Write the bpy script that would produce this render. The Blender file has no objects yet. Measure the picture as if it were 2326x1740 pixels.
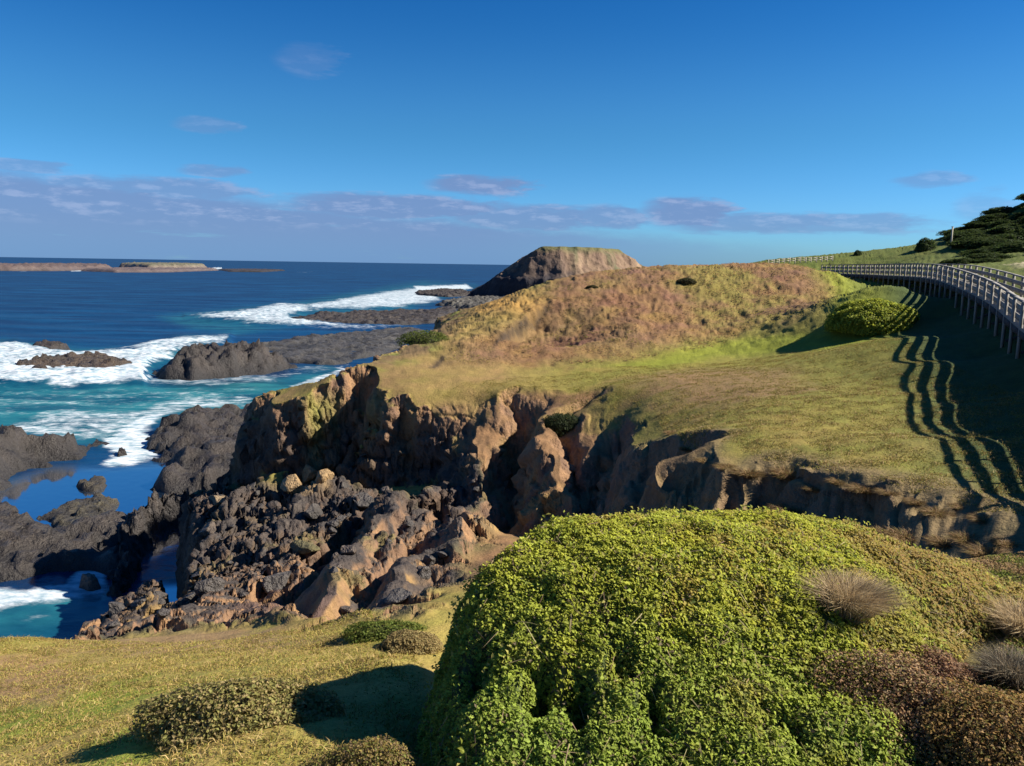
import bpy, math, random
import numpy as np
random.seed(7)
RNG = np.random.default_rng(11)
SC = bpy.context.scene
COL = SC.collection
PI = math.pi

# ------------------------------------------------------------------ camera
QUICK = False
DO_THINGS = True
CAM_Z = 20.0                      # eye height above the sea (metres)
FOC, CU, CV = 1825.0, 1163.0, 870.0
PITCH, ROLL = math.radians(8.37), 0.0155
F_ = np.array([0, math.cos(PITCH), -math.sin(PITCH)])
U0 = np.array([0, math.sin(PITCH), math.cos(PITCH)])
R_ = np.array([math.cos(ROLL), 0, 0]) + U0 * math.sin(ROLL)
UP_ = np.array([-math.sin(ROLL), 0, 0]) + U0 * math.cos(ROLL)

def ray(u, v):
    return F_ + (u - CU) / FOC * R_ - (v - CV) / FOC * UP_

def P(u, v, z):
    """plan point (x, y) seen at photo position u, v at height z below/above the eye"""
    d = ray(u, v); t = z / d[2]
    return (d[0] * t, d[1] * t)

def PD(u, v, dist):
    """point seen at u, v at forward distance dist: x, y, z relative to the eye"""
    d = ray(u, v); t = dist / d[1]
    return (d[0] * t, d[1] * t, d[2] * t)

def project(x, y, zrel):
    d = np.stack([x, y, zrel], -1)
    f = np.maximum(d @ F_, 1e-3)
    return CU + FOC * (d @ R_) / f, CV - FOC * (d @ UP_) / f

# ------------------------------------------------------------------ noise
def _h(ix, iy, iz, seed):
    n = (ix.astype(np.uint32) * np.uint32(374761393) + iy.astype(np.uint32) * np.uint32(668265263)
         + np.asarray(iz).astype(np.uint32) * np.uint32(2147483647) + np.uint32((seed * 974711) & 0xffffffff))
    n = (n ^ (n >> np.uint32(13))) * np.uint32(1274126177)
    n = (n ^ (n >> np.uint32(16))) * np.uint32(2246822519)
    n = n ^ (n >> np.uint32(13))
    return n.astype(np.float32) / np.float32(4294967295.0)

def vn2(x, y, seed=0):
    xi = np.floor(x); yi = np.floor(y)
    fx = (x - xi).astype(np.float32); fy = (y - yi).astype(np.float32)
    xi = xi.astype(np.int64); yi = yi.astype(np.int64)
    z0 = np.int64(0)
    def g(a, b):
        an = _h(xi + a, yi + b, z0, seed) * np.float32(2 * PI)
        return np.cos(an) * (fx - a) + np.sin(an) * (fy - b)
    sx = fx * fx * fx * (fx * (fx * 6 - 15) + 10); sy = fy * fy * fy * (fy * (fy * 6 - 15) + 10)
    a = g(0, 0); b = g(1, 0); c = g(0, 1); d = g(1, 1)
    return ((a + (b - a) * sx) * (1 - sy) + (c + (d - c) * sx) * sy) * 1.45

def vn3(x, y, z, seed=0):
    xi = np.floor(x); yi = np.floor(y); zi = np.floor(z)
    fx = (x - xi).astype(np.float32); fy = (y - yi).astype(np.float32); fz = (z - zi).astype(np.float32)
    xi = xi.astype(np.int64); yi = yi.astype(np.int64); zi = zi.astype(np.int64)
    sx = fx * fx * (3 - 2 * fx); sy = fy * fy * (3 - 2 * fy); sz = fz * fz * (3 - 2 * fz)
    def g(a, b, c): return _h(xi + a, yi + b, zi + c, seed)
    x00 = g(0,0,0) * (1 - sx) + g(1,0,0) * sx; x10 = g(0,1,0) * (1 - sx) + g(1,1,0) * sx
    x01 = g(0,0,1) * (1 - sx) + g(1,0,1) * sx; x11 = g(0,1,1) * (1 - sx) + g(1,1,1) * sx
    return ((x00 * (1 - sy) + x10 * sy) * (1 - sz) + (x01 * (1 - sy) + x11 * sy) * sz) * 2 - 1

def fbm(x, y, octv=4, seed=0, gain=.5):
    s = 0; a = 1; n = 0
    for i in range(octv):
        s = s + a * vn2(x * 2 ** i + i * 17.3, y * 2 ** i - i * 9.1, seed + i); n += a; a *= gain
    return s / n

def fbm3(x, y, z, octv=3, seed=0, gain=.5):
    s = 0; a = 1; n = 0
    for i in range(octv):
        k = 2 ** i
        s = s + a * vn3(x * k + i * 7.7, y * k - i * 3.1, z * k, seed + i); n += a; a *= gain
    return s / n

def ridged(x, y, octv=4, seed=0):
    s = 0; a = 1; n = 0
    for i in range(octv):
        s = s + a * (1 - 2 * np.abs(vn2(x * 2 ** i + i * 5.3, y * 2 ** i, seed + i))); n += a; a *= .5
    return s / n

def worley(x, y, seed=0):
    xi = np.floor(x).astype(np.int64); yi = np.floor(y).astype(np.int64)
    f1 = np.full(x.shape, 9.0, np.float32); f2 = f1.copy(); cid = np.zeros(x.shape, np.float32)
    z0 = np.int64(0)
    for a in (-1, 0, 1):
        for b in (-1, 0, 1):
            cx = xi + a; cy = yi + b
            px = cx + _h(cx, cy, z0, seed); py = cy + _h(cx, cy, z0, seed + 51)
            d = np.sqrt((px - x) ** 2 + (py - y) ** 2).astype(np.float32)
            m = d < f1
            f2 = np.where(m, f1, np.minimum(f2, d)); cid = np.where(m, _h(cx, cy, z0, seed + 99), cid); f1 = np.where(m, d, f1)
    return f1, f2, cid

def facet2(x, y, seed=0):
    """tilted, angular blocks: every cell is a plane of its own; also the distance to the crack"""
    xi = np.floor(x).astype(np.int64); yi = np.floor(y).astype(np.int64)
    f1 = np.full(x.shape, 9.0, np.float32); f2 = f1.copy(); val = np.zeros(x.shape, np.float32)
    z0 = np.int64(0)
    for a in (-1, 0, 1):
        for b in (-1, 0, 1):
            cx = xi + a; cy = yi + b
            dx = x - cx - _h(cx, cy, z0, seed); dy = y - cy - _h(cx, cy, z0, seed + 51)
            d = np.sqrt(dx * dx + dy * dy).astype(np.float32); m = d < f1
            an = _h(cx, cy, z0, seed + 7) * 6.283
            v = _h(cx, cy, z0, seed + 99) - .5 + .8 * (dx * np.cos(an) + dy * np.sin(an))
            f2 = np.where(m, f1, np.minimum(f2, d)); val = np.where(m, v, val); f1 = np.where(m, d, f1)
    return val, f2 - f1

def facet3(x, y, z, seed=0):
    xi = np.floor(x).astype(np.int64); yi = np.floor(y).astype(np.int64); zi = np.floor(z).astype(np.int64)
    f1 = np.full(x.shape, 9.0, np.float32); f2 = f1.copy(); val = np.zeros(x.shape, np.float32)
    for a in (-1, 0, 1):
        for b in (-1, 0, 1):
            for c in (-1, 0, 1):
                cx = xi + a; cy = yi + b; cz = zi + c
                h1 = _h(cx, cy, cz, seed); h2 = _h(cx, cy, cz, seed + 51); h3 = _h(cx, cy, cz, seed + 77)
                dx = x - cx - h1; dy = y - cy - h2; dz = z - cz - h3
                d = np.sqrt(dx * dx + dy * dy + dz * dz).astype(np.float32); m = d < f1
                v = (h1 * 7.13 % 1) - .5 + .7 * (dx * (h2 - .5) + dy * (h3 - .5) + dz * (h1 - .5)) * 2
                f2 = np.where(m, f1, np.minimum(f2, d)); val = np.where(m, v, val); f1 = np.where(m, d, f1)
    return val, f2 - f1

def sm(a, b, t):
    t = np.clip((t - a) / (b - a), 0, 1); return t * t * (3 - 2 * t)

def sdpoly(x, y, poly):
    """signed distance, positive inside"""
    p = np.asarray(poly, np.float64); q = np.roll(p, -1, 0)
    d = np.full(x.shape, 1e9); ins = np.zeros(x.shape, bool)
    for (ax, ay), (bx, by) in zip(p, q):
        ex, ey = bx - ax, by - ay
        wx, wy = x - ax, y - ay
        t = np.clip((wx * ex + wy * ey) / (ex * ex + ey * ey + 1e-12), 0, 1)
        d = np.minimum(d, (wx - ex * t) ** 2 + (wy - ey * t) ** 2)
        c = (ay > y) != (by > y)
        with np.errstate(divide='ignore', invalid='ignore'):
            c &= x < (bx - ax) * (y - ay) / (by - ay + (1e-12 if by == ay else 0)) + ax
        ins ^= c
    d = np.sqrt(d)
    return np.where(ins, d, -d)

def polyline(x, y, pts):
    """distance to a polyline and the interpolated third coordinate of its points"""
    p = np.asarray(pts, np.float64)
    best = np.full(x.shape, 1e9); val = np.zeros(x.shape)
    for a, b in zip(p[:-1], p[1:]):
        ex, ey = b[0] - a[0], b[1] - a[1]
        t = np.clip(((x - a[0]) * ex + (y - a[1]) * ey) / (ex * ex + ey * ey), 0, 1)
        d = np.hypot(x - a[0] - ex * t, y - a[1] - ey * t)
        m = d < best
        best = np.where(m, d, best); val = np.where(m, a[2] + (b[2] - a[2]) * t, val)
    return best, val

class TPS:
    def __init__(s, pts, smooth=1e-3):
        p = np.asarray(pts, np.float64); s.p = p[:, :2]; n = len(p)
        K = s.k(np.hypot(p[:, None, 0] - p[None, :, 0], p[:, None, 1] - p[None, :, 1])) + smooth * np.eye(n) * 50
        A = np.zeros((n + 3, n + 3)); A[:n, :n] = K
        A[:n, n] = 1; A[:n, n + 1:] = p[:, :2]; A[n:, :n] = A[:n, n:].T
        b = np.zeros(n + 3); b[:n] = p[:, 2]
        s.w = np.linalg.solve(A, b); s.n = n
    @staticmethod
    def k(r): return r * r * np.log(r + 1e-9)
    def __call__(s, x, y):
        sh = x.shape; x = x.ravel(); y = y.ravel(); o = np.empty(x.shape)
        for i in range(0, len(x), 60000):
            xx = x[i:i + 60000]; yy = y[i:i + 60000]
            r = np.hypot(xx[:, None] - s.p[None, :, 0], yy[:, None] - s.p[None, :, 1])
            o[i:i + 60000] = s.k(r) @ s.w[:s.n] + s.w[s.n] + s.w[s.n + 1] * xx + s.w[s.n + 2] * yy
        return o.reshape(sh)

# ------------------------------------------------------------------ objects
def tag(o, label=None, cat=None, group=None, kind=None):
    if label: o['label'] = label
    if cat: o['category'] = cat
    if group: o['group'] = group
    if kind: o['kind'] = kind
    return o

def link(o, parent=None):
    COL.objects.link(o)
    if parent is not None: o.parent = parent
    return o

def empty(name, loc):
    o = bpy.data.objects.new(name, None); o.location = loc; o.empty_display_size = .3
    return link(o)

def mesh_np(name, V, faces, mat, parent=None, colors=None, smooth=True, attrs=None, loc=None):
    """V (n,3); faces (m,3) or (m,4) int array; colors (n,3) stored as the point colour 'tone'"""
    V = np.asarray(V, np.float32); faces = np.asarray(faces, np.int32)
    me = bpy.data.meshes.new(name); k = faces.shape[1]; m = len(faces)
    me.vertices.add(len(V)); me.vertices.foreach_set('co', V.ravel())
    me.loops.add(m * k); me.loops.foreach_set('vertex_index', faces.ravel())
    me.polygons.add(m); me.polygons.foreach_set('loop_start', np.arange(0, m * k, k, dtype=np.int32))
    me.polygons.foreach_set('loop_total', np.full(m, k, np.int32))
    if smooth: me.polygons.foreach_set('use_smooth', np.ones(m, bool))
    if colors is not None:
        a = me.attributes.new('tone', 'FLOAT_COLOR', 'POINT')
        c = np.ones((len(V), 4), np.float32); c[:, :3] = colors; a.data.foreach_set('color', c.ravel())
    for an, av in (attrs or {}).items():
        a = me.attributes.new(an, 'FLOAT', 'POINT'); a.data.foreach_set('value', np.asarray(av, np.float32).ravel())
    me.update(calc_edges=True); me.validate()
    me.materials.append(mat)
    o = bpy.data.objects.new(name, me)
    if loc is not None: o.location = loc
    return link(o, parent)

def compact(V, faces, extra):
    used = np.unique(faces); mp = np.full(len(V), -1, np.int32); mp[used] = np.arange(len(used))
    return V[used], mp[faces], [e[used] if e is not None else None for e in extra]

class MB:
    """collects boxes and bars into one mesh"""
    def __init__(s): s.v = []; s.f = []
    def bar(s, a, b, w, h, up=(0, 0, 1)):
        a = np.array(a, float); b = np.array(b, float); d = b - a; d /= np.linalg.norm(d)
        up = np.array(up, float); sd = np.cross(d, up); n = np.linalg.norm(sd)
        if n < 1e-4: sd = np.array([1., 0, 0])
        else: sd /= n
        u = np.cross(sd, d); i = len(s.v)
        for p in (a, b):
            for sx, sy in ((-1, -1), (1, -1), (1, 1), (-1, 1)): s.v.append(p + sd * w / 2 * sx + u * h / 2 * sy)
        s.f += [(i, i+3, i+2, i+1), (i+4, i+5, i+6, i+7)] + [(i+k, i+(k+1) % 4, i+4+(k+1) % 4, i+4+k) for k in range(4)]
    def build(s, name, mat, parent=None, loc=None):
        return mesh_np(name, np.array(s.v), np.array(s.f), mat, parent, smooth=False, loc=loc)

# ------------------------------------------------------------------ materials
class NT:
    def __init__(s, mat):
        mat.use_nodes = True; s.t = mat.node_tree; s.t.nodes.clear()
    def n(s, ty, **kw):
        nd = s.t.nodes.new(ty)
        for k, v in kw.items():
            if k in nd.inputs.keys(): nd.inputs[k].default_value = v
            else: setattr(nd, k, v)
        return nd
    def l(s, a, b): s.t.links.new(a, b)
    def math(s, op, a, b=None, c=None, clamp=False):
        nd = s.t.nodes.new('ShaderNodeMath'); nd.operation = op; nd.use_clamp = clamp
        for i, q in enumerate((a, b, c)):
            if q is None: continue
            if isinstance(q, (int, float)): nd.inputs[i].default_value = q
            else: s.l(q, nd.inputs[i])
        return nd.outputs[0]
    def mix(s, fac, a, b, blend='MIX'):
        nd = s.t.nodes.new('ShaderNodeMix'); nd.data_type = 'RGBA'; nd.blend_type = blend
        for sock, q in ((nd.inputs[0], fac), (nd.inputs[6], a), (nd.inputs[7], b)):
            if isinstance(q, (int, float)): sock.default_value = q
            elif isinstance(q, (tuple, list)): sock.default_value = (*q[:3], 1)
            else: s.l(q, sock)
        return nd.outputs[2]
    def ramp(s, x, lo, hi):
        nd = s.t.nodes.new('ShaderNodeMapRange'); nd.interpolation_type = 'SMOOTHSTEP'
        s.l(x, nd.inputs[0])
        for i, q in ((1, lo), (2, hi)):
            if isinstance(q, (int, float)): nd.inputs[i].default_value = q
            else: s.l(q, nd.inputs[i])
        return nd.outputs[0]
    def noise(s, scale, detail=4, rough=.55, vec=None, dim='3D'):
        nd = s.t.nodes.new('ShaderNodeTexNoise'); nd.noise_dimensions = dim
        nd.inputs['Scale'].default_value = scale; nd.inputs['Detail'].default_value = detail; nd.inputs['Roughness'].default_value = rough
        if vec is not None: s.l(vec, nd.inputs['Vector'])
        return nd.outputs[0]
    def out(s, sh):
        o = s.t.nodes.new('ShaderNodeOutputMaterial'); s.l(sh, o.inputs['Surface'])

def ground_mat(name, var=.35, scale=2.0, fine=14.0, bump=.5, bdist=.08, rough=.9, spec=.15):
    """albedo from the point colour 'tone', broken up with two noises, plus bump"""
    m = bpy.data.materials.new(name); t = NT(m)
    pos = t.n('ShaderNodeNewGeometry').outputs['Position']
    at = t.n('ShaderNodeAttribute', attribute_name='tone').outputs['Color']
    n1 = t.noise(scale, 5, .6, pos); n2 = t.noise(fine, 4, .65, pos)
    v1 = t.math('MULTIPLY_ADD', n1, 2 * var, 1 - var); v2 = t.math('MULTIPLY_ADD', n2, 2.4 * var, 1 - 1.2 * var)
    k = t.math('MULTIPLY', v1, v2)
    cmb = t.n('ShaderNodeCombineColor'); 
    for i in range(3): t.l(k, cmb.inputs[i])
    col = t.mix(1.0, at, cmb.outputs[0], 'MULTIPLY')
    b = t.n('ShaderNodeBump', Strength=bump, Distance=bdist)
    hsum = t.math('ADD', n2, t.math('MULTIPLY', n1, 1.5)); t.l(hsum, b.inputs['Height'])
    p = t.n('ShaderNodeBsdfPrincipled', Roughness=rough); p.inputs['Specular IOR Level'].default_value = spec
    t.l(col, p.inputs['Base Color']); t.l(b.outputs[0], p.inputs['Normal']); t.out(p.outputs[0])
    return m

def leaf_mat(name, transl=.3, rough=.45, spec=.3):
    m = bpy.data.materials.new(name); t = NT(m)
    at = t.n('ShaderNodeAttribute', attribute_name='tone').outputs['Color']
    pos = t.n('ShaderNodeNewGeometry').outputs['Position']
    k = t.math('MULTIPLY_ADD', t.noise(30, 2, .5, pos), .5, .75)
    cmb = t.n('ShaderNodeCombineColor')
    for i in range(3): t.l(k, cmb.inputs[i])
    col = t.mix(1.0, at, cmb.outputs[0], 'MULTIPLY')
    p = t.n('ShaderNodeBsdfPrincipled', Roughness=rough); p.inputs['Specular IOR Level'].default_value = spec
    t.l(col, p.inputs['Base Color'])
    tr = t.n('ShaderNodeBsdfTranslucent'); t.l(col, tr.inputs['Color'])
    mx = t.n('ShaderNodeMixShader'); mx.inputs[0].default_value = transl
    t.l(p.outputs[0], mx.inputs[1]); t.l(tr.outputs[0], mx.inputs[2]); t.out(mx.outputs[0])
    return m

def plain_mat(name, col, rough=.8, var=.3, scale=6, stretch=(1, 1, 1)):
    m = bpy.data.materials.new(name); t = NT(m)
    mp = t.n('ShaderNodeMapping'); mp.inputs['Scale'].default_value = stretch
    t.l(t.n('ShaderNodeNewGeometry').outputs['Position'], mp.inputs['Vector'])
    n = t.noise(scale, 5, .6, mp.outputs[0])
    c = t.mix(t.math('MULTIPLY', n, 1.0), tuple(q * (1 - var) for q in col), tuple(q * (1 + var) for q in col))
    p = t.n('ShaderNodeBsdfPrincipled', Roughness=rough); p.inputs['Specular IOR Level'].default_value = .2
    t.l(c, p.inputs['Base Color'])
    b = t.n('ShaderNodeBump', Strength=.3, Distance=.02); t.l(n, b.inputs['Height']); t.l(b.outputs[0], p.inputs['Normal'])
    t.out(p.outputs[0]); return m

# ------------------------------------------------------------------ foliage geometry (numpy)
def rand_unit(n):
    a = RNG.normal(size=(n, 3)); return a / np.linalg.norm(a, axis=1, keepdims=True)

def leaves(P3, N, size, tilt=.8, aspect=.62, fold=.18):
    """one folded leaf (two triangles) per point: verts (4n,3), faces (2n,3)"""
    n = len(P3)
    nn = N + tilt * rand_unit(n); nn /= np.linalg.norm(nn, axis=1, keepdims=True)
    t = np.cross(nn, rand_unit(n)); t /= np.linalg.norm(t, axis=1, keepdims=True) + 1e-9
    b = np.cross(nn, t); s = (size * RNG.uniform(.65, 1.35, n))[:, None]
    base = P3 - t * s * .5; tip = P3 + t * s * .5 - nn * s * .12
    l = P3 + b * s * aspect * .5 + nn * s * fold; r = P3 - b * s * aspect * .5 + nn * s * fold
    V = np.stack([base, r, tip, l], 1).reshape(-1, 3)
    i = np.arange(n)[:, None] * 4
    Fc = np.concatenate([i + [[0, 1, 2]], i + [[0, 2, 3]]], 1).reshape(-1, 3)
    return V, Fc

def blades(P3, D, length, width, bend=.5):
    """curved grass blades: 5 verts, 3 triangles each"""
    n = len(P3)
    L = (length * RNG.uniform(.55, 1.25, n))[:, None]; W = (width * RNG.uniform(.7, 1.3, n))[:, None]
    sd = np.cross(D, rand_unit(n)); sd /= np.linalg.norm(sd, axis=1, keepdims=True) + 1e-9
    out = D.copy(); out[:, 2] = 0; out += .35 * rand_unit(n) * [1, 1, 0]
    m = P3 + D * L * .55; tip = P3 + D * L * .9 + out * L * bend - np.array([0, 0, 1]) * L * bend * .35
    V = np.stack([P3 - sd * W, P3 + sd * W, m - sd * W * .8, m + sd * W * .8, tip], 1).reshape(-1, 3)
    i = np.arange(n)[:, None] * 5
    Fc = np.concatenate([i + [[0, 1, 3]], i + [[0, 3, 2]], i + [[2, 3, 4]]], 1).reshape(-1, 3)
    return V, Fc

def pick(n, cols, weights=None, jit=.25):
    c = np.array(cols)[RNG.choice(len(cols), n, p=weights)]
    return c * (1 + jit * RNG.uniform(-1, 1, (n, 1)))

def dome_points(n, rx, ry, h, lump=.25, seed=0, inner=.75):
    """points and normals over a lumpy dome standing on z=0"""
    d = rand_unit(n); d[:, 2] = np.where(d[:, 2] < -.28, np.abs(d[:, 2]), d[:, 2])
    k = 1 + lump * fbm3(d[:, 0] * 1.7 + seed * 3.1, d[:, 1] * 1.7, d[:, 2] * 1.7, 3, seed)
    k = k * RNG.uniform(inner, 1.03, n) ** .7
    return d * k[:, None] * [rx, ry, h], d / [rx, ry, h]
# ------------------------------------------------------------------ terrain heights (z relative to the eye; sea at -20)
SEA = -CAM_Z
def P3(u, v, z): return (*P(u, v, z), z)

# boardwalk: left deck edge, x, y, z(deck)
BW = np.array([(6.0, 2.5, -2.0), (9.6, 8, -2.35), (12.8, 15, -2.55), (15.6, 22, -2.5), (19.2, 30, -2.25), (23.4, 40, -1.42), (27.7, 52, -.72),
               (31.0, 62, -.48), (34.4, 76, -.45), (37.5, 92, -.45), (39, 104, -.45)])
BW_W = 2.0
def bw_frames(step):
    """evenly spaced samples of the left edge (Catmull-Rom) with right-hand normals"""
    pts = []
    for i in range(len(BW) - 1):
        p0, p1, p2, p3 = BW[max(i - 1, 0)], BW[i], BW[i + 1], BW[min(i + 2, len(BW) - 1)]
        for t in np.linspace(0, 1, 40, endpoint=False):
            pts.append(.5 * (2 * p1 + (p2 - p0) * t + (2 * p0 - 5 * p1 + 4 * p2 - p3) * t * t + (3 * p1 - p0 - 3 * p2 + p3) * t ** 3))
    pts.append(BW[-1]); pts = np.array(pts)
    s = np.concatenate([[0], np.cumsum(np.linalg.norm(np.diff(pts, axis=0), axis=1))])
    q = np.arange(0, s[-1], step)
    c = np.stack([np.interp(q, s, pts[:, k]) for k in range(3)], 1)
    d = np.gradient(c, axis=0); d[:, 2] = 0; d /= np.linalg.norm(d, axis=1, keepdims=True)
    nrm = np.stack([d[:, 1], -d[:, 0], 0 * d[:, 0]], 1)
    return c, d, nrm

# upper surface: plateau, hill, right-hand slope
up = [P3(2320,1180,-4.2), P3(2150,1130,-4.4), P3(1950,1090,-4.6), P3(1750,1050,-5.0), P3(1560,990,-5.4), P3(1400,885,-6.3),
      P3(1200,872,-6.7), P3(1000,876,-6.95), P3(800,868,-7.05), P3(620,890,-8), P3(690,875,-7.5),
      P3(2080,900,-4.45), P3(2110,1000,-4.35), P3(2060,765,-3.25), P3(2072,825,-3.85), P3(2000,860,-4.45), P3(1900,950,-4.8), P3(1700,920,-5.2), P3(1900,850,-4.8), P3(1500,850,-5.95), P3(1700,835,-5.4),
      P3(1050,850,-6.55), P3(790,848,-6.6), P3(870,818,-6.1), P3(960,768,-5.6), P3(1030,708,-5.0), P3(1180,682,-4.1),
      PD(1310,628,74), PD(1400,615,79), PD(1500,608,81), PD(1600,607,81), PD(1700,607,80), PD(1800,609,78),
      PD(1230,655,70), PD(1175,700,64), PD(1300,700,63.5), PD(1500,705,63), PD(1700,705,62), PD(1300,765,56), PD(1500,765,56), PD(1700,765,55),
      PD(1160,765,56.5), PD(1080,785,54), PD(1000,822,51), PD(1900,625,70), PD(1850,690,58), PD(1980,690,51), PD(2050,655,54), PD(1900,765,49), PD(2000,770,43.5),
      PD(1500,825,49.5), PD(1700,815,49), PD(1200,832,50.5),
      PD(1150,692,92), PD(1085,700,84), PD(1020,730,72),
      P3(930,905,-7.5), P3(970,950,-8.4), P3(1040,980,-8.95), P3(1080,940,-8.1), P3(1020,910,-7.55), P3(1140,900,-7.1), P3(1400,960,-7.3), P3(1480,1000,-6.85), P3(1330,905,-6.95), P3(1450,930,-6.55),
      (10,100,-3.0), (25,110,-1.2), (5,125,-9), (30,135,-2), (-5,110,-12)]
# right-hand slope behind the boardwalk
up += [PD(1780,607,105), PD(1860,592,108), PD(2000,566,112), PD(2155,540,112), PD(2240,505,112), PD(2326,463,112), PD(2450,410,112),
       PD(2100,585,98), PD(2200,585,88), PD(2326,600,75), PD(2326,560,90), PD(2440,500,95)]
_c, _d, _n = bw_frames(7.0)
for c, n in zip(_c, _n):
    if c[1] < 4: continue
    k = min(1, max(0, (90 - c[1]) / 25))
    a = c - n * .6; up.append((a[0], a[1], c[2] - .35 - 1.35 * k))
    a = c + n * (BW_W + .3); up.append((a[0], a[1], c[2] - .05 + .0 * k))
    a = c + n * (BW_W + 4); up.append((a[0], a[1], c[2] + .75))
    if c[1] < 60: 
        a = c + n * (BW_W + 14); up.append((a[0], a[1], c[2] + 3.6))
up += [(10, 9, -4.1), (8.5, 6, -4.0), (60, 30, 7), (75, 60, 9)]
for _u, _v in ((1780, 607), (2000, 566), (2155, 540), (2326, 463), (2480, 400)):
    _x, _y, _z = PD(_u, _v, 112); up += [(_x * 1.25, _y * 1.25, _z * 1.25 - 4.5), (_x * 1.7, _y * 1.7, _z * 1.7 - 14)]
TP = TPS(up, 2e-3)
# lower surface: near ground, grass terrace, gully floor, rubble slope
lo = [P3(470,1720,-4.75), P3(800,1740,-4.5), P3(100,1700,-6), P3(480,1590,-6.0), P3(100,1560,-8), P3(800,1570,-4.95), P3(940,1500,-5.3),
      P3(500,1460,-9.3), P3(100,1450,-10.4), P3(-150,1440,-10.8), P3(850,1420,-7.9), P3(950,1340,-8.9), P3(960,1400,-7.3), P3(-300,1600,-9),
      P3(600,1400,-11.2), P3(300,1420,-12.6), P3(185,1478,-12.4), P3(250,1405,-16.0), P3(310,1365,-16.8), P3(215,1440,-14.6), P3(700,1290,-12.3), P3(900,1250,-11.0), P3(1060,1200,-10.4), P3(1000,1300,-9.9),
      P3(700,1110,-13.0), P3(850,1130,-12.3), P3(950,1130,-11.6), P3(500,1160,-13.8), P3(450,1280,-14.6), P3(560,1260,-13.2), P3(600,1080,-13.3), P3(420,1180,-14.6),
      P3(780,1090,-12.6), P3(600,1010,-13.6), P3(560,1040,-13.6),
      (-16,55,-13.5), (-18,62,-14.5), (-14,75,-14.5), (-6,95,-14), (0,70,-13), (5,45,-12),
      P3(1190,1230,-12.0), P3(1130,1150,-11.4), P3(1350,1190,-11.8), P3(1460,1180,-11.2), P3(1590,1200,-9.4), P3(1750,1210,-6.9), P3(1900,1230,-6.2), P3(2080,1250,-5.4), P3(2130,1290,-4.6), P3(2250,1270,-4.25),
      P3(1300,1290,-8.6), P3(1150,1290,-9.4),
      P3(2300,1400,-3.85), P3(2310,1600,-3.7), P3(2200,1500,-3.75), P3(1500,1740,-4.6), P3(1000,1740,-5.0), (0,2,-4.4), (-4,3,-4.7), (4,3,-4.0), (8,8,-4.1),
      (2, 8.5, -4.7), (4.5, 8.5, -4.2), (2, 12, -6.5), (5, 12, -5.0), (-1.2, 8.5, -4.85), (0.4, 11, -7.2), (20, 10, -4.2), (-12, 4, -7.0), (-16, 12, -9.8)]
TL = TPS(lo, 2e-3)

PLAT = [(16, 9)] + [P(*q) for q in [(2326,1185,-4.2), (2240,1165,-4.3), (2150,1128,-4.4), (2050,1108,-4.5), (1950,1085,-4.6), (1850,1062,-4.8), (1750,1050,-5.0), (1690,1085,-5.1),
        (1630,1075,-5.2), (1580,1040,-5.35), (1530,1015,-5.45), (1510,1020,-6.5), (1450,1010,-7.0), (1400,985,-7.35), (1365,940,-7.2), (1340,905,-6.9), (1290,892,-6.75),
        (1200,880,-6.75), (1140,930,-7.8), (1085,985,-8.95), (1020,1000,-9.2), (965,965,-8.75), (920,925,-8.05), (875,893,-7.35), (840,876,-7.1), (800,868,-7.05), (783,855,-6.9), (745,880,-7.4),
        (690,900,-7.8), (640,908,-8.2), (607,900,-8.2), (612,885,-8.0), (700,872,-7.5), (785,846,-6.6), (868,815,-6.1), (958,766,-5.6), (1028,706,-5.0), (1075,690,-4.5)]] + \
       [(-4, 92), (-4, 108), (6, 140), (60, 190), (240, 240), (240, 9)]
COAST = [(-14, 1.5)] + [P(*q) for q in [(-420,1500,-11), (-150,1438,-10.8), (0,1432,-10.7), (125,1462,-10.9), (175,1490,-11.6), (185,1440,-14.5), (235,1375,-16), (320,1335,-16.5), (350,1350,-16.5), (362,1420,-14.8),
        (420,1400,-14.6), (438,1330,-15), (450,1260,-15), (440,1190,-15.1), (425,1150,-15.0), (450,1124,-14.6), (520,1090,-13.8), (600,1062,-13.5), (655,1030,-13.7), (640,985,-14.0), (625,945,-14.2)]] + \
        [(-16, 65), (-14, 75), (-9, 90), (-8, 104), (-2, 128), (40, 200), (250, 250), (250, -40), (-14, -40)]
HOLLOWS = [(*P(1185,1090,-8.6), 1.5, 4.2), (*P(1300,1010,-7.6), .9, 2.2), (*P(1465,1110,-7.25), 2.3, 1.9),
           (*P(1690,1130,-5.5), .9, 1.3), (*P(1900,1150,-5.1), .8, 1.0), (*P(2060,1170,-4.88), .6, .8), (*P(2170,1185,-4.75), .5, .6),
           (*P(1120,940,-7.6), 1.0, 1.5), (*P(930,960,-8.2), 1.8, 1.2), (*P(1540,1120,-6.6), .9, 2.0)]
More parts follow.
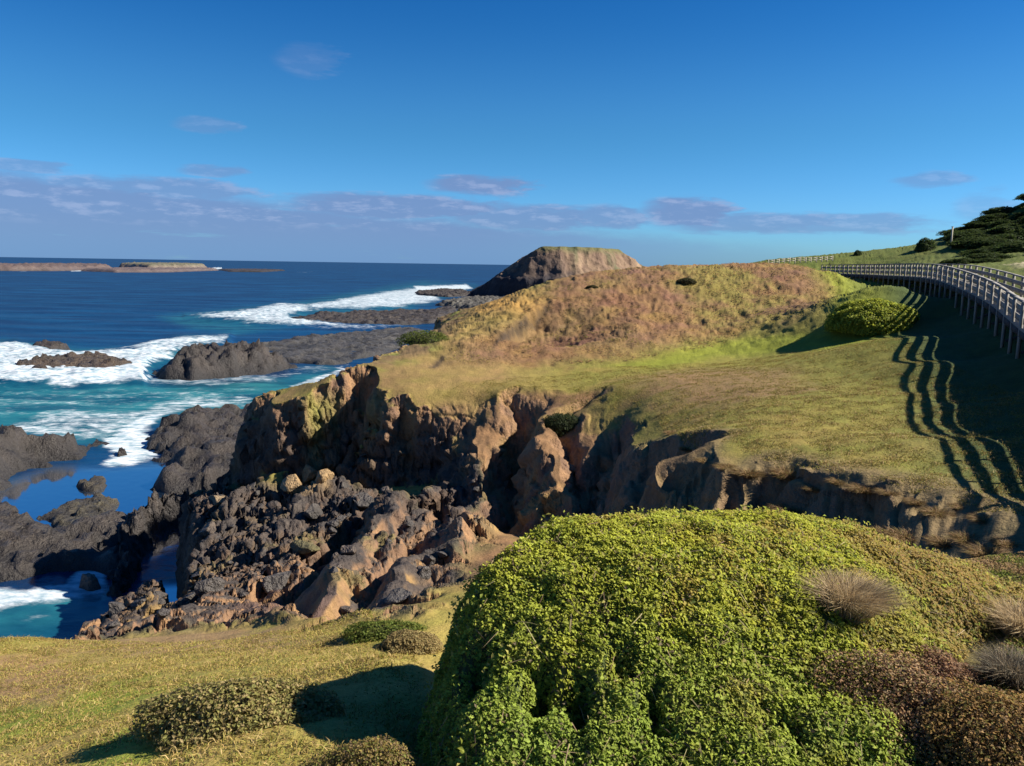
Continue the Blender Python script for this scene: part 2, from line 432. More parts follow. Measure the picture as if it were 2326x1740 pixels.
RIDGES = [  # x, y, z crest lines; slope of the flanks; roundness
    ([P3(1290,900,-7.0), P3(1240,1010,-8.3), P3(1252,1130,-9.5), P3(1265,1230,-10.3)], 2.2),
    ([P3(1375,885,-6.7), P3(1345,960,-7.6), P3(1310,1060,-9.0), P3(1290,1120,-10.0)], 1.8),
    ([P3(1100,960,-8.5), P3(1085,1050,-9.6), P3(1060,1140,-10.5), P3(1020,1240,-10.8)], 1.3),
    ([P3(1570,1035,-5.6), P3(1600,1120,-6.4), P3(1625,1195,-7.3)], 2.4),
    ([P3(1755,1058,-5.1), P3(1765,1130,-5.7), P3(1770,1200,-6.4)], 1.8),
    ([P3(1850,1075,-4.9), P3(1835,1140,-5.6), P3(1830,1200,-6.3)], 2.2),
    ([P3(2010,1100,-4.6), P3(1990,1180,-5.3), P3(1960,1230,-5.8)], 1.3),
    ([P3(905,1120,-10.7), P3(810,1240,-10.2), P3(735,1350,-9.7), P3(700,1420,-10.0)], 1.3),
    ([P3(1040,1180,-9.7), P3(960,1260,-9.9), P3(880,1370,-8.9)], 1.0),
    ([P3(640,1075,-12.2), P3(540,1140,-13.0), P3(470,1230,-13.8), P3(440,1330,-14.2)], .75),
    ([P3(780,1080,-11.7), P3(720,1120,-12.2), P3(640,1200,-12.8)], .8),
    ([P3(700,905,-8.6), P3(690,960,-10.2), P3(650,1010,-12.4)], .9),
]

TRENCH = [[(*P(860,1135,-12.2), .5), (*P(780,1230,-12.2), 1.5), (*P(700,1340,-11.8), 1.5), (*P(655,1425,-11.0), .7)],
          [(*P(1010,1190,-11), .5), (*P(930,1290,-10.6), 1.0), (*P(860,1380,-9.8), .6)],
          [(*P(600,1100,-13.3), .4), (*P(500,1180,-14), 1.1), (*P(460,1290,-14.4), .9)]]

def fields(x, y):
    wx = fbm(x * .22, y * .22, 3, 3); wy = fbm(x * .22 + 40, y * .22, 3, 8)
    far = np.clip(np.hypot(x, y) / 30, .25, 1.2)
    xs = x + wx * 1.6 * far; ys = y + wy * 1.6 * far
    sdP = sdpoly(xs, ys, PLAT)
    sdC = sdpoly(x + .6 * wx, y + .6 * wy, COAST)
    rg = ridged(x * .35, y * .35, 3, 21)
    sdP = sdP - .55 * far * np.clip(rg, -.3, 1) * (sdP < 3)
    # ribs and runnels down the eroded front
    tt = np.arctan2(x, y); rr = np.hypot(x, y)
    rb = ridged(tt * 17 + .25 * wx, rr * .07, 3, 23)
    front = sm(-7, -3, x) * sm(47, 42, y) * (sdP < 2)
    sdP = sdP - (.75 * np.clip(rb, -.6, 1)) * front * np.clip(rr / 30, .45, 1.2)
    for hx, hy, rx, ry in HOLLOWS:
        # axes: across the line of sight / along it
        L = math.hypot(hx, hy); dx, dy = hx / L, hy / L
        a = (xs - hx) * dy - (ys - hy) * dx; b = (xs - hx) * dx + (ys - hy) * dy
        e = np.sqrt((a / rx) ** 2 + (b / ry) ** 2)
        sdP = np.minimum(sdP, (e - 1) * min(rx, ry) * 1.6)
    return xs, ys, sdP, sdC

def H(x, y):
    xs, ys, sdP, sdC = fields(x, y)
    zu = TP(x, y); zl = TL(x, y)
    zu = np.clip(zu, -12, 14)
    dist = np.hypot(x, y)
    heath = sm(48, 58, y) * sm(34, 20, x - .16 * y)
    zu = zu + .09 * fbm(x * .5, y * .5, 3, 61) + heath * (.24 * fbm(x * .45, y * .45, 4, 62, .6) + .15 * ridged(x * .9, y * .9, 2, 63))
    # erosion scar on the left flank of the hill
    dsc, vsc = polyline(x, y, SCAR)
    (ax, ay), (bx, by) = SCAR[0][:2], SCAR[-1][:2]
    side = ((bx - ax) * (y - ay) - (by - ay) * (x - ax)) / math.hypot(bx - ax, by - ay)      # + on the right of the line going down
    zu = zu - 1.2 * vsc * sm(.4, -.5, -side + .5 * fbm(x * .6, y * .6, 3, 5)) * sm(9, 2, dsc)
    zl = zl + .10 * fbm(x * .5, y * .5, 3, 33)
    # rocks of the lower slope: big blocks and ledges
    rw = rockw(x, y); wxs = fbm(x * 1.1, y * 1.1, 2, 66); wys = fbm(x * 1.1 + 5, y * 1.1, 2, 67)
    w1 = x + .35 * wxs; w2 = y + .35 * wys
    v1, k1 = facet2(w1 * .36, w2 * .36, 4); v2, k2 = facet2(w1 * .85 + 9, w2 * .85, 14); v3, k3 = facet2(w1 * 1.9, w2 * 1.9, 24)
    blocks = .50 * v1 + .17 * v2 + .10 * v3 - .30 * sm(.12, 0, k1) - .12 * sm(.14, 0, k2) + .75 * ridged(xs * .22 + .1 * ys, ys * .16, 4, 7) - .2
    zl = zl + rw * blocks
    for tr in TRENCH:
        td, tv = polyline(xs, ys, tr)
        zl = zl - tv * sm(1.25, .25, td + .3 * fbm(x * .9, y * .9, 2, 17)) * sm(.2, .7, rw)
    w = 2.1 + 1.9 * sm(22, 34, dist) - 2.3 * sm(-1, -4, x) * sm(52, 47, y) * sm(36, 40, y)
    for pts, k in RIDGES:
        d, v = polyline(xs, ys, pts)
        zr = v - k * np.maximum(0, np.sqrt(d * d + .04) - .25) + .25 * fbm(x * .8, y * .8, 3, 15)
        m = np.clip(zr - zl + .3, 0, None) ; zl = np.maximum(zl, zr)
    t = np.clip((sdP + w) / w, 0, 1)
    f = .45 * t + .55 * sm(0, 1, t)
    z = zl + np.maximum(zu - zl, 0) * f
    z = np.where((zu < zl) & (sdP > 0), zl + (zu - zl) * sm(0, 2.0, sdP), z)
    wc = 1.5 + .7 * fbm(x * .3, y * .3, 2, 44)
    tc = np.clip((sdC + wc) / wc, 0, 1)
    z = -24 + (z + 24) * (.3 * tc + .7 * sm(0, 1, tc))
    return z

SCAR = [(*PD(1245,690,65)[:2], 0), (*PD(1205,720,62)[:2], 1), (*PD(1170,745,59)[:2], 1.3), (*PD(1140,768,57)[:2], .6), (*PD(1120,780,55.5)[:2], 0)]
ROCKPOLY = [P(*q) for q in [(150,1500,-11.8), (330,1480,-11.6), (520,1452,-10.6), (700,1448,-9.9), (860,1425,-8.1), (950,1400,-7.5), (1030,1330,-8.8), (1120,1250,-10.9), (1130,1130,-11), (1000,1080,-12), (800,1000,-13)]] + \
           [(-9, 50), (-14, 60), (-22, 60), P(400,1000,-15), P(60,1300,-16), P(60,1480,-12)]
def rockw(x, y):
    n = fbm(x * .35, y * .35, 3, 71)
    r = sm(-.6, 1.0, sdpoly(x, y, ROCKPOLY) + 1.3 * n)
    return r * sm(-1.2, -3.4, sdpoly(x, y, PLAT))

def Hs(x, y):
    """height above the sea at single points"""
    x = np.atleast_1d(np.asarray(x, float)); y = np.atleast_1d(np.asarray(y, float))
    return H(x, y) + CAM_Z

def G(u, v):
    """the ground point seen at photo position u, v: x, y, z relative to the eye"""
    d = ray(u, v); t = np.geomspace(4.5, 130, 1400)
    h = H(d[0] * t, d[1] * t); hit = np.nonzero(h > d[2] * t)[0]
    i = hit[0] if len(hit) else len(t) - 1
    return float(d[0] * t[i]), float(d[1] * t[i]), float(h[i])

# ------------------------------------------------------------------ adaptive polar mesh
def polar(Hf, th, r0, r1, nfine, nrow, minw=.15):
    lr = np.linspace(math.log(r0), math.log(r1), nfine); r = np.exp(lr)
    X = np.sin(th)[:, None] * r[None]; Y = np.cos(th)[:, None] * r[None]
    Z = Hf(X, Y)
    dr = np.diff(r)[None]; dz = np.diff(Z, axis=1); rm = ((r[1:] + r[:-1]) / 2)[None]
    # projected size: rise seen from the eye, plus a share of the run
    el = np.arctan2(Z, r[None]); w = np.abs(np.diff(el, axis=1)) + minw * np.abs(dz) / rm + .05 * dr / rm
    for _ in range(2):
        K = max(3, len(th) // 40)
        wp = np.cumsum(np.pad(w, ((K + 1, K), (0, 0)), mode='edge'), 0); w = (wp[2 * K + 1:] - wp[:-2 * K - 1]) / (2 * K + 1)
    cs = np.concatenate([np.zeros((len(th), 1)), np.cumsum(w, 1)], 1)
    out = np.empty((len(th), nrow))
    for i in range(len(th)):
        out[i] = np.interp(np.linspace(0, cs[i, -1], nrow), cs[i], r)
    X = np.sin(th)[:, None] * out; Y = np.cos(th)[:, None] * out
    return X, Y, Hf(X, Y)

def grid_normals(X, Y, Z):
    Pn = np.stack([X, Y, Z], -1)
    a = np.gradient(Pn, axis=0); b = np.gradient(Pn, axis=1)
    n = np.cross(a, b); n /= np.linalg.norm(n, axis=-1, keepdims=True) + 1e-12
    return np.where(n[..., 2:] < 0, -n, n)

def grid_faces(nx, ny):
    i = np.arange(nx - 1)[:, None] * ny + np.arange(ny - 1)[None]
    return np.stack([i, i + ny, i + ny + 1, i + 1], -1).reshape(-1, 4)[:, ::-1]

def lerp(a, b, t):
    return np.asarray(a) * (1 - t[..., None]) + np.asarray(b) * t[..., None]

def tone(x, y, z, nz, sdP, sdC, rw):
    """albedo of the ground from what grows or lies there, with some shade painted in"""
    b1 = fbm(x * .12, y * .12, 4, 81); b2 = fbm(x * .5, y * .5, 4, 82); b3 = fbm(x * 1.7, y * 1.7, 3, 83)
    q = lambda *uvz: P(*uvz)
    def patch(uvzs, soft=1.5, n=1.2):
        return sm(-soft, soft, sdpoly(x, y, [G(*p[:2])[:2] for p in uvzs]) + n * b2 * soft + .5 * b3 * soft)
    olive = (.185, .172, .034); tan = (.285, .190, .056); heathc = (.150, .088, .050); green = (.180, .200, .022); purple = (.175, .098, .082)
    shade_green = (.028, .050, .016); basalt = (.050, .044, .041); brown = (.115, .078, .052); red = (.095, .058, .046); pale = (.27, .20, .105)
    n2 = np.clip(.5 + .9 * b2, 0, 1); n1 = np.clip(.5 + 1.1 * b1, 0, 1); n3 = np.clip(.5 + .9 * b3, 0, 1)
    c = lerp(olive, tan, np.clip(.25 + .9 * b2 + .5 * b1 + .25 * b3, 0, 1))
    c = lerp(c, (.165, .185, .030), sm(8, 16, x + 3 * b1) * sm(-.3, .3, b2 + .4 * b1) * .6)
    # brown patch on the field
    m = patch([(1420,862), (1600,836), (1800,838), (1850,890), (1650,925), (1500,915)], 1.4)
    c = lerp(np.broadcast_to(0, c.shape) + c, purple, m * .55); c = c + (m * .25)[..., None] * np.array([.10, .02, .0]) 
    m = sm(5, -3, x + 2.5 * b2) * sm(30, 38, y) * sm(-.5, .5, sdP)
    c = lerp(c, lerp((.27, .160, .070), (.215, .165, .048), np.clip(.5 + b2 + .3 * b3, 0, 1)), m * .85)
    # green strip at the toe of the hill
    m = patch([(1380,832), (1480,815), (1560,790), (1700,765), (1850,752), (1950,740), (2040,700), (2060,720), (2055,780), (1800,800), (1650,806), (1500,838)], 1.0, .7)
    mg = patch([(1860,617), (1990,622), (2065,645), (2062,780), (1900,756), (1890,700), (1900,655)], .8, .6)
    m = np.maximum(m, mg)
    # hill heath
    hl = sm(-1.5, 2.5, sdpoly(x, y, HILL) + 2 * b2)
    hc = lerp(lerp((.200, .100, .062), (.27, .165, .055), n2), purple, np.clip(b1 * 1.2 + .4 * b3 + .15, 0, 1) * .6)
    hc = hc * .86
    hc = lerp(hc, (.175, .085, .050), sm(.05, .4, fbm(x * .16 + 3, y * .16, 3, 87) + .2 * b3) * .7)
    hc = lerp(hc, (.205, .175, .040), sm(-.1, .35, fbm(x * .14 + 9, y * .14, 3, 88) + .25 * b3) * (.25 + .6 * sm(4, 20, x)))
    c = lerp(c, np.array(heathc) * .9, hl * 0); c = c * (1 - hl[..., None]) + hc * hl[..., None]
    c = lerp(c, green, m * .85)
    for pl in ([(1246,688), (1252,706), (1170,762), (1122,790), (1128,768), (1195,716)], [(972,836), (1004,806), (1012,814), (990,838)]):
        c = lerp(c, (.035, .027, .022), patch(pl, .25, .5) * (y > 30) * .9)  # hill scars near black: their shade painted over dark rock colour
    # flat tan lawn beyond, left of the hill
    m = patch([(1060,694), (1200,682), (1235,680), (1180,712), (1085,708)], 2.0, .6)
    c = lerp(c, (.36, .21, .06), m)
    # left flank of the headland: brown with green scrub
    m = sm(4, .5, sdP) * sm(45, 52, y) * (x < 2)
    c = lerp(c, lerp((.11, .075, .042), (.115, .125, .03), sm(.0, .35, b2 + .3 * b1)), m * .85)
    # hillside beyond the boardwalk, and its shade painted dark green on the slope below
    hs = sm(-1, 1, x - np.interp(y, BW[:, 1], BW[:, 0]) - 2.4) * (y > 3)
    ridge_far = sm(90, 97, y) * sm(10, 24, x)
    hs = np.maximum(hs, ridge_far)
    c = lerp(c, lerp((.070, .098, .016), (.115, .122, .026), n2), hs)
    und_shade = sm(-5.5, -2.5, x - np.interp(y, BW[:, 1], BW[:, 0])) * sm(1.2, .2, x - np.interp(y, BW[:, 1], BW[:, 0]) - 1.4) * sm(80, 60, y)
    c = lerp(c, lerp(shade_green, (.05, .075, .022), n3), und_shade * .9)
    # pale gravel beyond the boardwalk
    pth = sm(-1, 1, sdpoly(x, y, [PD(2270,612,74)[:2], PD(2350,608,74)[:2], PD(2370,650,58)[:2], PD(2330,642,58)[:2]]) + .8 * b2)
    c = lerp(c, (.36, .30, .19), pth * .9)
    # terrace in front
    te = sm(.5, -1.0, sdP) * (1 - rw)
    gu = sm(19, 23, y + 1.0 * b2) * sm(-4.5, -2.5, x + 1.2 * b2) * te
    tc = lerp(lerp((.235, .205, .046), (.33, .225, .070), np.clip(.45 + 1.0 * b2 + .3 * b3, 0, 1)), (.17, .20, .026), sm(.2, .5, b1 + .35 * b2))
    c = lerp(c, (0, 0, 0), te * 0) * (1 - te[..., None]) + tc * te[..., None]
    rp = patch([(-60,1490), (110,1492), (230,1545), (120,1610), (-60,1600)], .35, .8)
    c = lerp(c, (.27, .150, .085), rp * te * .7)
    gp2 = patch([(200,1690), (330,1640), (410,1640), (420,1690), (330,1740), (180,1760)], .2, .8)
    c = lerp(c, (.20, .25, .03), gp2 * te * .75)
    edge = sm(2.5, .2, sdC) * te
    c = lerp(c, (.20, .115, .062), edge * .8)
    rt = patch([(130,1470,-11), (300,1500,-10.6), (620,1475,-9.6), (800,1440,-9.4), (560,1425,-10.6), (250,1450,-11.6)], .9)
    c = lerp(c, lerp((.19, .105, .060), pale, n3 * .6), rt * te * .8)
    # right foreground: brown heath
    c = lerp(c, lerp(lerp((.13, .075, .045), (.27, .145, .070), np.clip(.5 + b2 + .4 * b3, 0, 1)), (.20, .155, .045), sm(.15, .5, b1 + .4 * b3) * .6), gu * .92)
    rf = te * sm(1.5, 4.5, x) * sm(26, 16, y)
    c = lerp(c, lerp((.15, .10, .05), (.10, .10, .035), n2), rf * .8)
    # bare rock: rubble slope and steep faces
    rock = lerp(lerp((.048, .041, .038), (.105, .076, .056), np.clip(.35 + 1.0 * b2 + .5 * b3, 0, 1) * .85), (.115, .096, .078), sm(.15, .5, b3) * .6)
    mg = sm(.18, .5, fbm(x * .3, y * .3, 3, 90) + .25 * b3) * sm(.55, .8, nz)
    rock = lerp(rock, (.19, .145, .05), mg * .75)
    sc = patch([(560,1430,-10.8), (820,1420,-10.2), (720,1340,-11.2), (640,1320,-11.6), (520,1390,-11.6)], .9)
    rock = lerp(rock, red, sc * .85)
    wet = sm(-16.5, -18.5, z)
    rock = rock * (1 - .45 * wet[..., None])
    c = c * (1 - rw[..., None]) + rock * rw[..., None]
    steep = sm(.86, .62, nz) * (z < 2) * sm(3.0, .5, sdP)
    cl = lerp(lerp((.16, .095, .060), (.32, .180, .085), np.clip(.5 + 1.0 * b2 + .5 * b3, 0, 1)), (.25, .18, .05), sm(.0, .4, b1 + .5 * b2) * .5)
    lower = sm(-8, -11, z) * sm(28, 38, y) * sm(1, -3, x)
    cl = lerp(cl, basalt, lower * .7)
    c = c * (1 - steep[..., None]) + cl * steep[..., None]
    # tussocky brown bank right of the gully
    bk = sm(.9, -.3, np.abs(sdP + .6) - .9) * sm(2.5, 5.5, x) * sm(34, 28, y)
    c = lerp(c, lerp((.13, .088, .050), (.19, .13, .07), n3), bk * .7)
    gp = patch([(690,900,-7.8), (770,900,-8), (765,960,-9.8), (700,965,-10.2)], .6, .8)
    c = lerp(c, (.17, .175, .035), gp * .85)
    tn = patch([(655,1090,-12.4), (690,1070,-12.2), (745,1075,-12.2), (745,1110,-12.6), (690,1125,-12.9)], .5, .6)
    c = lerp(c, (.30, .20, .095), tn * .8)
    return np.clip(c, .004, .6)

HILL = [G(*q)[:2] for q in [(960,836), (1200,834), (1400,822), (1500,806), (1560,780), (1700,758), (1860,745), (1900,700), (1890,650), (1960,628)]] + \
       [PD(1930,612,84)[:2], (20, 98), (6, 92), PD(1235,662,72)[:2], PD(1165,715,61)[:2], PD(1040,782,54.5)[:2]]

def build_ground():
    th = np.radians(np.concatenate([np.linspace(-46, -36, 70, endpoint=False), np.linspace(-36, 37, 1150, endpoint=False), np.linspace(37, 84, 170)]))
    if QUICK: th = th[::2]
    X, Y, Z = polar(H, th, 1.6, 235, 800 if QUICK else 1300, 420 if QUICK else 820)
    xs, ys, sdP, sdC = fields(X, Y)
    N = grid_normals(X, Y, Z)
    rw = rockw(X, Y)
    steep = sm(.88, .6, N[..., 2])
    rockm = np.maximum(rw, steep * sm(2.5, 0, sdP)) * sm(2, 9, np.hypot(X, Y))
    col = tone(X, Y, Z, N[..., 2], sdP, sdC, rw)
    far = np.clip(np.hypot(X, Y) / 35, .3, 1.3)
    # craggy faces: push the surface out and in along its normal
    amp = .30 + .65 * np.maximum(sm(-8, -10.5, Z) * sm(26, 36, Y), 0.35 * sm(-1, -6, X) * sm(30, 38, Y))
    q1, c1 = facet3(X * .55, Y * .55, Z * .75, 15); q2, c2 = facet3(X * 1.3, Y * 1.3, Z * 1.7, 16)
    d = (.42 - .22 * rw) * q1 + (.2 - .06 * rw) * q2 - .22 * sm(.10, 0, c1) - .1 * sm(.12, 0, c2) + .22 * fbm3(X * .7, Y * .7, Z * 1.0, 3, 5, .55) + .1 * (1 - 2 * np.abs(fbm3(X * 2.6, Y * 2.6, Z * 3.2, 3, 25)))
    pit = fbm3(X * 2.4, Y * 2.4, Z * 2.4, 2, 35); d = d - .15 * sm(.15, .5, pit)
    veg = .022 * fbm3(X * 2.5, Y * 2.5, Z * 2.5, 3, 55)
    vh = sm(46, 54, Y) * (1 - rw)
    veg = veg + vh * .14 * fbm3(X * 1.3, Y * 1.3, Z * 1.3, 3, 57)
    D = (d * amp * rockm * far + veg * (1 - rockm))[..., None] * N
    X, Y, Z = X + D[..., 0], Y + D[..., 1], Z + D[..., 2]
    nx, ny = X.shape
    V = np.stack([X, Y, Z + CAM_Z], -1).reshape(-1, 3); C = col.reshape(-1, 3)
    Fc = grid_faces(nx, ny)
    zf = V[:, 2][Fc].max(1)
    keep = zf > -1.5
    Fc = Fc[keep]
    fx = X.ravel()[Fc].mean(1); fy = Y.ravel()[Fc].mean(1); fs = sdP.ravel()[Fc].mean(1); fr = rw.ravel()[Fc].mean(1)
    fst = steep.ravel()[Fc].mean(1)
    reg = np.zeros(len(Fc), int)                                    # grass terrace
    reg[fs > 0] = 1                                                 # plateau
    bx = np.interp(fy, BW[:, 1], BW[:, 0])
    hill = (sdpoly(fx, fy, HILL) > 0) & (fs > 0)
    reg[hill] = 2
    reg[(fs > 0) & ((fx > bx + 2.3) | ((fy > 90) & (fx > 12)))] = 3
    reg[(fs <= 0) & (fs > -4.5) & (fst > .25) & (fy > 12)] = 4
    reg[(fr > .5) & (fs <= -.5) & (reg != 4)] = 5
    mg = ground_mat('GrassGround', .34, 1.6, 11, .55, .09)
    mr = ground_mat('RockGround', .38, 1.2, 7, .9, .16, .85, .25)
    names = {0: ('grass_terrace', mg), 1: ('grass_field', mg), 2: ('heath_hill', mg), 3: ('hillside', mg), 4: ('cliff', mr), 5: ('rocky_shore', mr)}
    for k, (nm, mt) in names.items():
        f = Fc[reg == k]
        if len(f) == 0: continue
        v, f, (c,) = compact(V, f, [C])
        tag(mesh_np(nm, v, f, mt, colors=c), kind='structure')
# ------------------------------------------------------------------ sea
def polymask(u, v, poly, soft):
    return sm(-soft, soft, sdpoly(u, v, poly))

FOAM = [  # (outline in the photo, soft edge, strength): where the surf lies on the water
    ([(-80,782),(40,778),(120,800),(180,806),(300,792),(400,768),(525,764),(520,780),(420,800),(345,832),(325,872),(250,872),(150,872),(0,880),(-80,880)], 9, .80),
    ([(0,840),(60,812),(230,800),(330,838),(335,872),(150,878),(20,872)], 8, .9),
    ([(330,850),(640,838),(780,826),(770,836),(640,858),(480,874),(330,878)], 7, .55),
    ([(420,718),(560,704),(640,688),(700,692),(850,664),(960,648),(1060,644),(1075,656),(985,668),(1010,684),(900,702),(700,708),(660,722),(780,740),(940,744),(800,752),(560,738),(480,728)], 6, .74),
    ([(940,650),(1060,646),(1075,656),(1000,662),(945,660)], 4, 1.0),
    ([(-20,965),(150,930),(300,925),(400,905),(620,895),(620,915),(430,938),(350,965),(270,1000),(180,1000),(60,985)], 11, .62),
    ([(235,1000),(330,945),(400,930),(360,985),(370,1040),(310,1070),(250,1078),(215,1062),(250,1030)], 14, .86),
    ([(-80,1322),(60,1345),(150,1330),(190,1280),(240,1270),(245,1352),(120,1372),(0,1384),(-80,1394)], 12, 1.0),
    ([(0,1395),(200,1370),(180,1400),(60,1440),(-40,1440)], 18, .42),
    ([(190,906),(330,898),(330,916),(200,920)], 8, .5), ([(430,866),(620,846),(760,826),(600,868),(470,884)], 8, .55),
    ([(590,925),(700,860),(800,826),(780,850),(640,915)], 8, .8),
    ([(-40,868),(330,872),(600,868),(620,905),(360,930),(100,955),(-60,960)], 20, .42),
    ([(160,612),(182,606),(186,616),(160,617)], 1.5, 1.0), ([(-20,604),(10,602),(10,608),(-20,609)], 1.5, 1.0), ([(470,608),(505,607),(505,612),(470,612)], 1.2, .9), ([(600,614),(630,613.5),(630,616),(600,616)], 1.0, .6), ([(675,617),(712,616.5),(712,619),(675,619)], 1.0, .6),
    ([(40,617),(60,612),(62,618),(40,619)], 1.2, .5),
]
SHALLOW = [
    ([(-80,870),(330,868),(620,860),(760,840),(640,920),(420,945),(280,1010),(120,1000),(-80,960)], 22, .95),
    ([(-80,1360),(120,1360),(260,1340),(230,1420),(150,1490),(-80,1480)], 20, .8),
    ([(360,720),(660,690),(960,640),(1080,650),(900,715),(520,760),(420,740)], 12, .45),
    ([(-80,770),(300,800),(420,770),(520,770),(340,850),(-80,860)], 14, .6),
    ([(-80,900),(60,905),(60,935),(-80,940)], 12, .5),
]
CALM = [([(-120,1180),(0,1110),(110,1065),(230,1065),(420,1050),(470,1200),(300,1290),(-120,1230)], 14),
        ([(330,1330),(430,1330),(430,1430),(330,1430)], 8)]

def sea_z(x, y, u, v):
    d = np.hypot(x, y)
    calm = np.zeros(x.shape)
    for p, s in CALM: calm = np.maximum(calm, polymask(u, v, p, s))
    a = sm(30, 60, d) * sm(900, 300, d)
    w = .16 * fbm(x * .10 + y * .04, y * .16, 3, 201) + .09 * fbm(x * .35, y * .5, 3, 202)
    s = .35 * np.sin((y * .9 + x * .30 + 6 * fbm(x * .015, y * .015, 2, 203)) * 2 * PI / 23.0) * sm(70, 120, d)
    z = (w * sm(8, 30, d) + s * .5) * sm(900, 300, d) * (1 - calm)
    z = z + calm * .004 * fbm(x * 1.5, y * 1.5, 2, 205)
    # breaking wave heaped against the rocks
    br = polymask(u, v, FOAM[0][0], 14) + polymask(u, v, FOAM[3][0], 9)
    z = z + np.clip(br, 0, 1) * (.5 + .9 * np.clip(ridged(x * .10, y * .16, 4, 206) + .2, 0, 1.2)) * sm(600, 250, d)
    return z, calm

def build_sea():
    ncol, nrow = (500, 420) if QUICK else (1050, 900)
    th = np.radians(np.linspace(-50, 48, ncol))
    # rows: even in viewing angle out to 4 km, then on to the horizon
    an = np.linspace(math.atan2(CAM_Z, 14), math.atan2(CAM_Z, 4000), nrow - 30)
    r = np.concatenate([CAM_Z / np.tan(an), np.geomspace(4300, 120000, 30)])
    X = np.sin(th)[:, None] * r[None]; Y = np.cos(th)[:, None] * r[None]
    u, v = project(X, Y, np.full(X.shape, SEA))
    foam = np.zeros(X.shape); sh = np.zeros(X.shape)
    wob = 10 * fbm(X * .08, Y * .08, 4, 210) * np.clip((v - 600) / 200, .1, 1.5)
    wob2 = 5 * fbm(X * .3, Y * .3, 3, 211) * np.clip((v - 600) / 200, .1, 1.5)
    for p, s, k in FOAM: foam = np.maximum(foam, k * polymask(u + wob * 2.5, v + wob + wob2, p, s * 1.7))
    for p, s, k in SHALLOW: sh = np.maximum(sh, k * polymask(u + wob * 3, v + wob, p, s))
    dd = np.hypot(X, Y)
    foam = np.maximum(foam, .17 * sm(60, 120, dd) * sm(1500, 500, dd) * np.clip(.6 + 1.2 * fbm(X * .006, Y * .012, 3, 212), 0, 1))
    Z, calm = sea_z(X, Y, u, v)
    foam = foam * (1 - calm)
    V = np.stack([X, Y, Z], -1).reshape(-1, 3)
    m = bpy.data.materials.new('SeaWater'); t = NT(m)
    pos = t.n('ShaderNodeNewGeometry').outputs['Position']
    A = lambda nm: t.n('ShaderNodeAttribute', attribute_name=nm).outputs['Fac']
    fo, shl, cal = A('foam'), A('shallow'), A('calm')
    mp = t.n('ShaderNodeMapping'); mp.inputs['Scale'].default_value = (.55, 1.0, 1); mp.inputs['Rotation'].default_value = (0, 0, .25); t.l(pos, mp.inputs['Vector'])
    nf = t.noise(1.1, 7, .68, mp.outputs[0]); nb = t.noise(.16, 5, .6, mp.outputs[0]); ns = t.noise(.012, 4, .6, mp.outputs[0])
    nv = t.noise(.42, 6, .62, mp.outputs[0])
    vein = t.math('SUBTRACT', 1.0, t.math('ABSOLUTE', t.math('MULTIPLY_ADD', nv, 4.0, -2.0)))     # lacy ridges
    x = t.math('ADD', t.math('ADD', t.math('MULTIPLY', nf, .55), t.math('MULTIPLY', nb, .50)), t.math('MULTIPLY', vein, .22))
    thr = t.math('MULTIPLY_ADD', fo, -.80, 1.12)
    fm = t.ramp(x, t.math('SUBTRACT', thr, .12), t.math('ADD', thr, .26))
    fm = t.math('MULTIPLY', fm, t.ramp(fo, .02, .2))
    deep = t.mix(t.ramp(ns, .35, .65), (.0015, .022, .072), (.002, .034, .105))
    mp2 = t.n('ShaderNodeMapping'); mp2.inputs['Scale'].default_value = (.25, 1.0, 1); mp2.inputs['Rotation'].default_value = (0, 0, .12); t.l(pos, mp2.inputs['Vector'])
    nw = t.noise(.10, 6, .65, mp2.outputs[0])
    deep = t.mix(t.ramp(nw, .38, .64), t.mix(.55, deep, (.0008, .012, .045)), t.mix(.55, deep, (.004, .055, .13)))
    turq = t.mix(t.ramp(nb, .35, .65), (.003, .058, .088), (.02, .155, .172))
    wc = t.mix(shl, deep, turq)
    wc = t.mix(cal, wc, (.035, .080, .145))
    fcol = t.mix(t.ramp(nf, .35, .62), (.20, .30, .35), (.56, .59, .61))
    col = t.mix(fm, wc, fcol)
    b = t.n('ShaderNodeBump', Distance=.25)
    n4 = t.noise(.45, 5, .62, mp.outputs[0]); t.l(t.math('ADD', n4, t.math('MULTIPLY', fm, .35)), b.inputs['Height'])
    t.l(t.math('MULTIPLY_ADD', cal, -.58, .6), b.inputs['Strength'])
    df = t.n('ShaderNodeBsdfDiffuse'); t.l(col, df.inputs['Color']); t.l(b.outputs[0], df.inputs['Normal'])
    gl = t.n('ShaderNodeBsdfGlossy'); t.l(b.outputs[0], gl.inputs['Normal'])
    t.l(t.math('MULTIPLY_ADD', cal, -.2, .26), gl.inputs['Roughness'])
    fr = t.n('ShaderNodeFresnel', IOR=1.33)
    # choppy water mirrors much less sky at a low angle than a calm pool
    cap = t.math('MULTIPLY_ADD', cal, .75, .16)
    fac = t.math('MULTIPLY', t.math('MINIMUM', t.math('MULTIPLY', fr.outputs[0], 1.3), cap), t.math('SUBTRACT', 1.0, fm))
    mx = t.n('ShaderNodeMixShader'); t.l(fac, mx.inputs[0]); t.l(df.outputs[0], mx.inputs[1]); t.l(gl.outputs[0], mx.inputs[2])
    t.out(mx.outputs[0])
    o = mesh_np('sea', V, grid_faces(ncol, len(r)), m, attrs={'foam': foam, 'shallow': sh, 'calm': calm})
    tag(o, kind='structure')

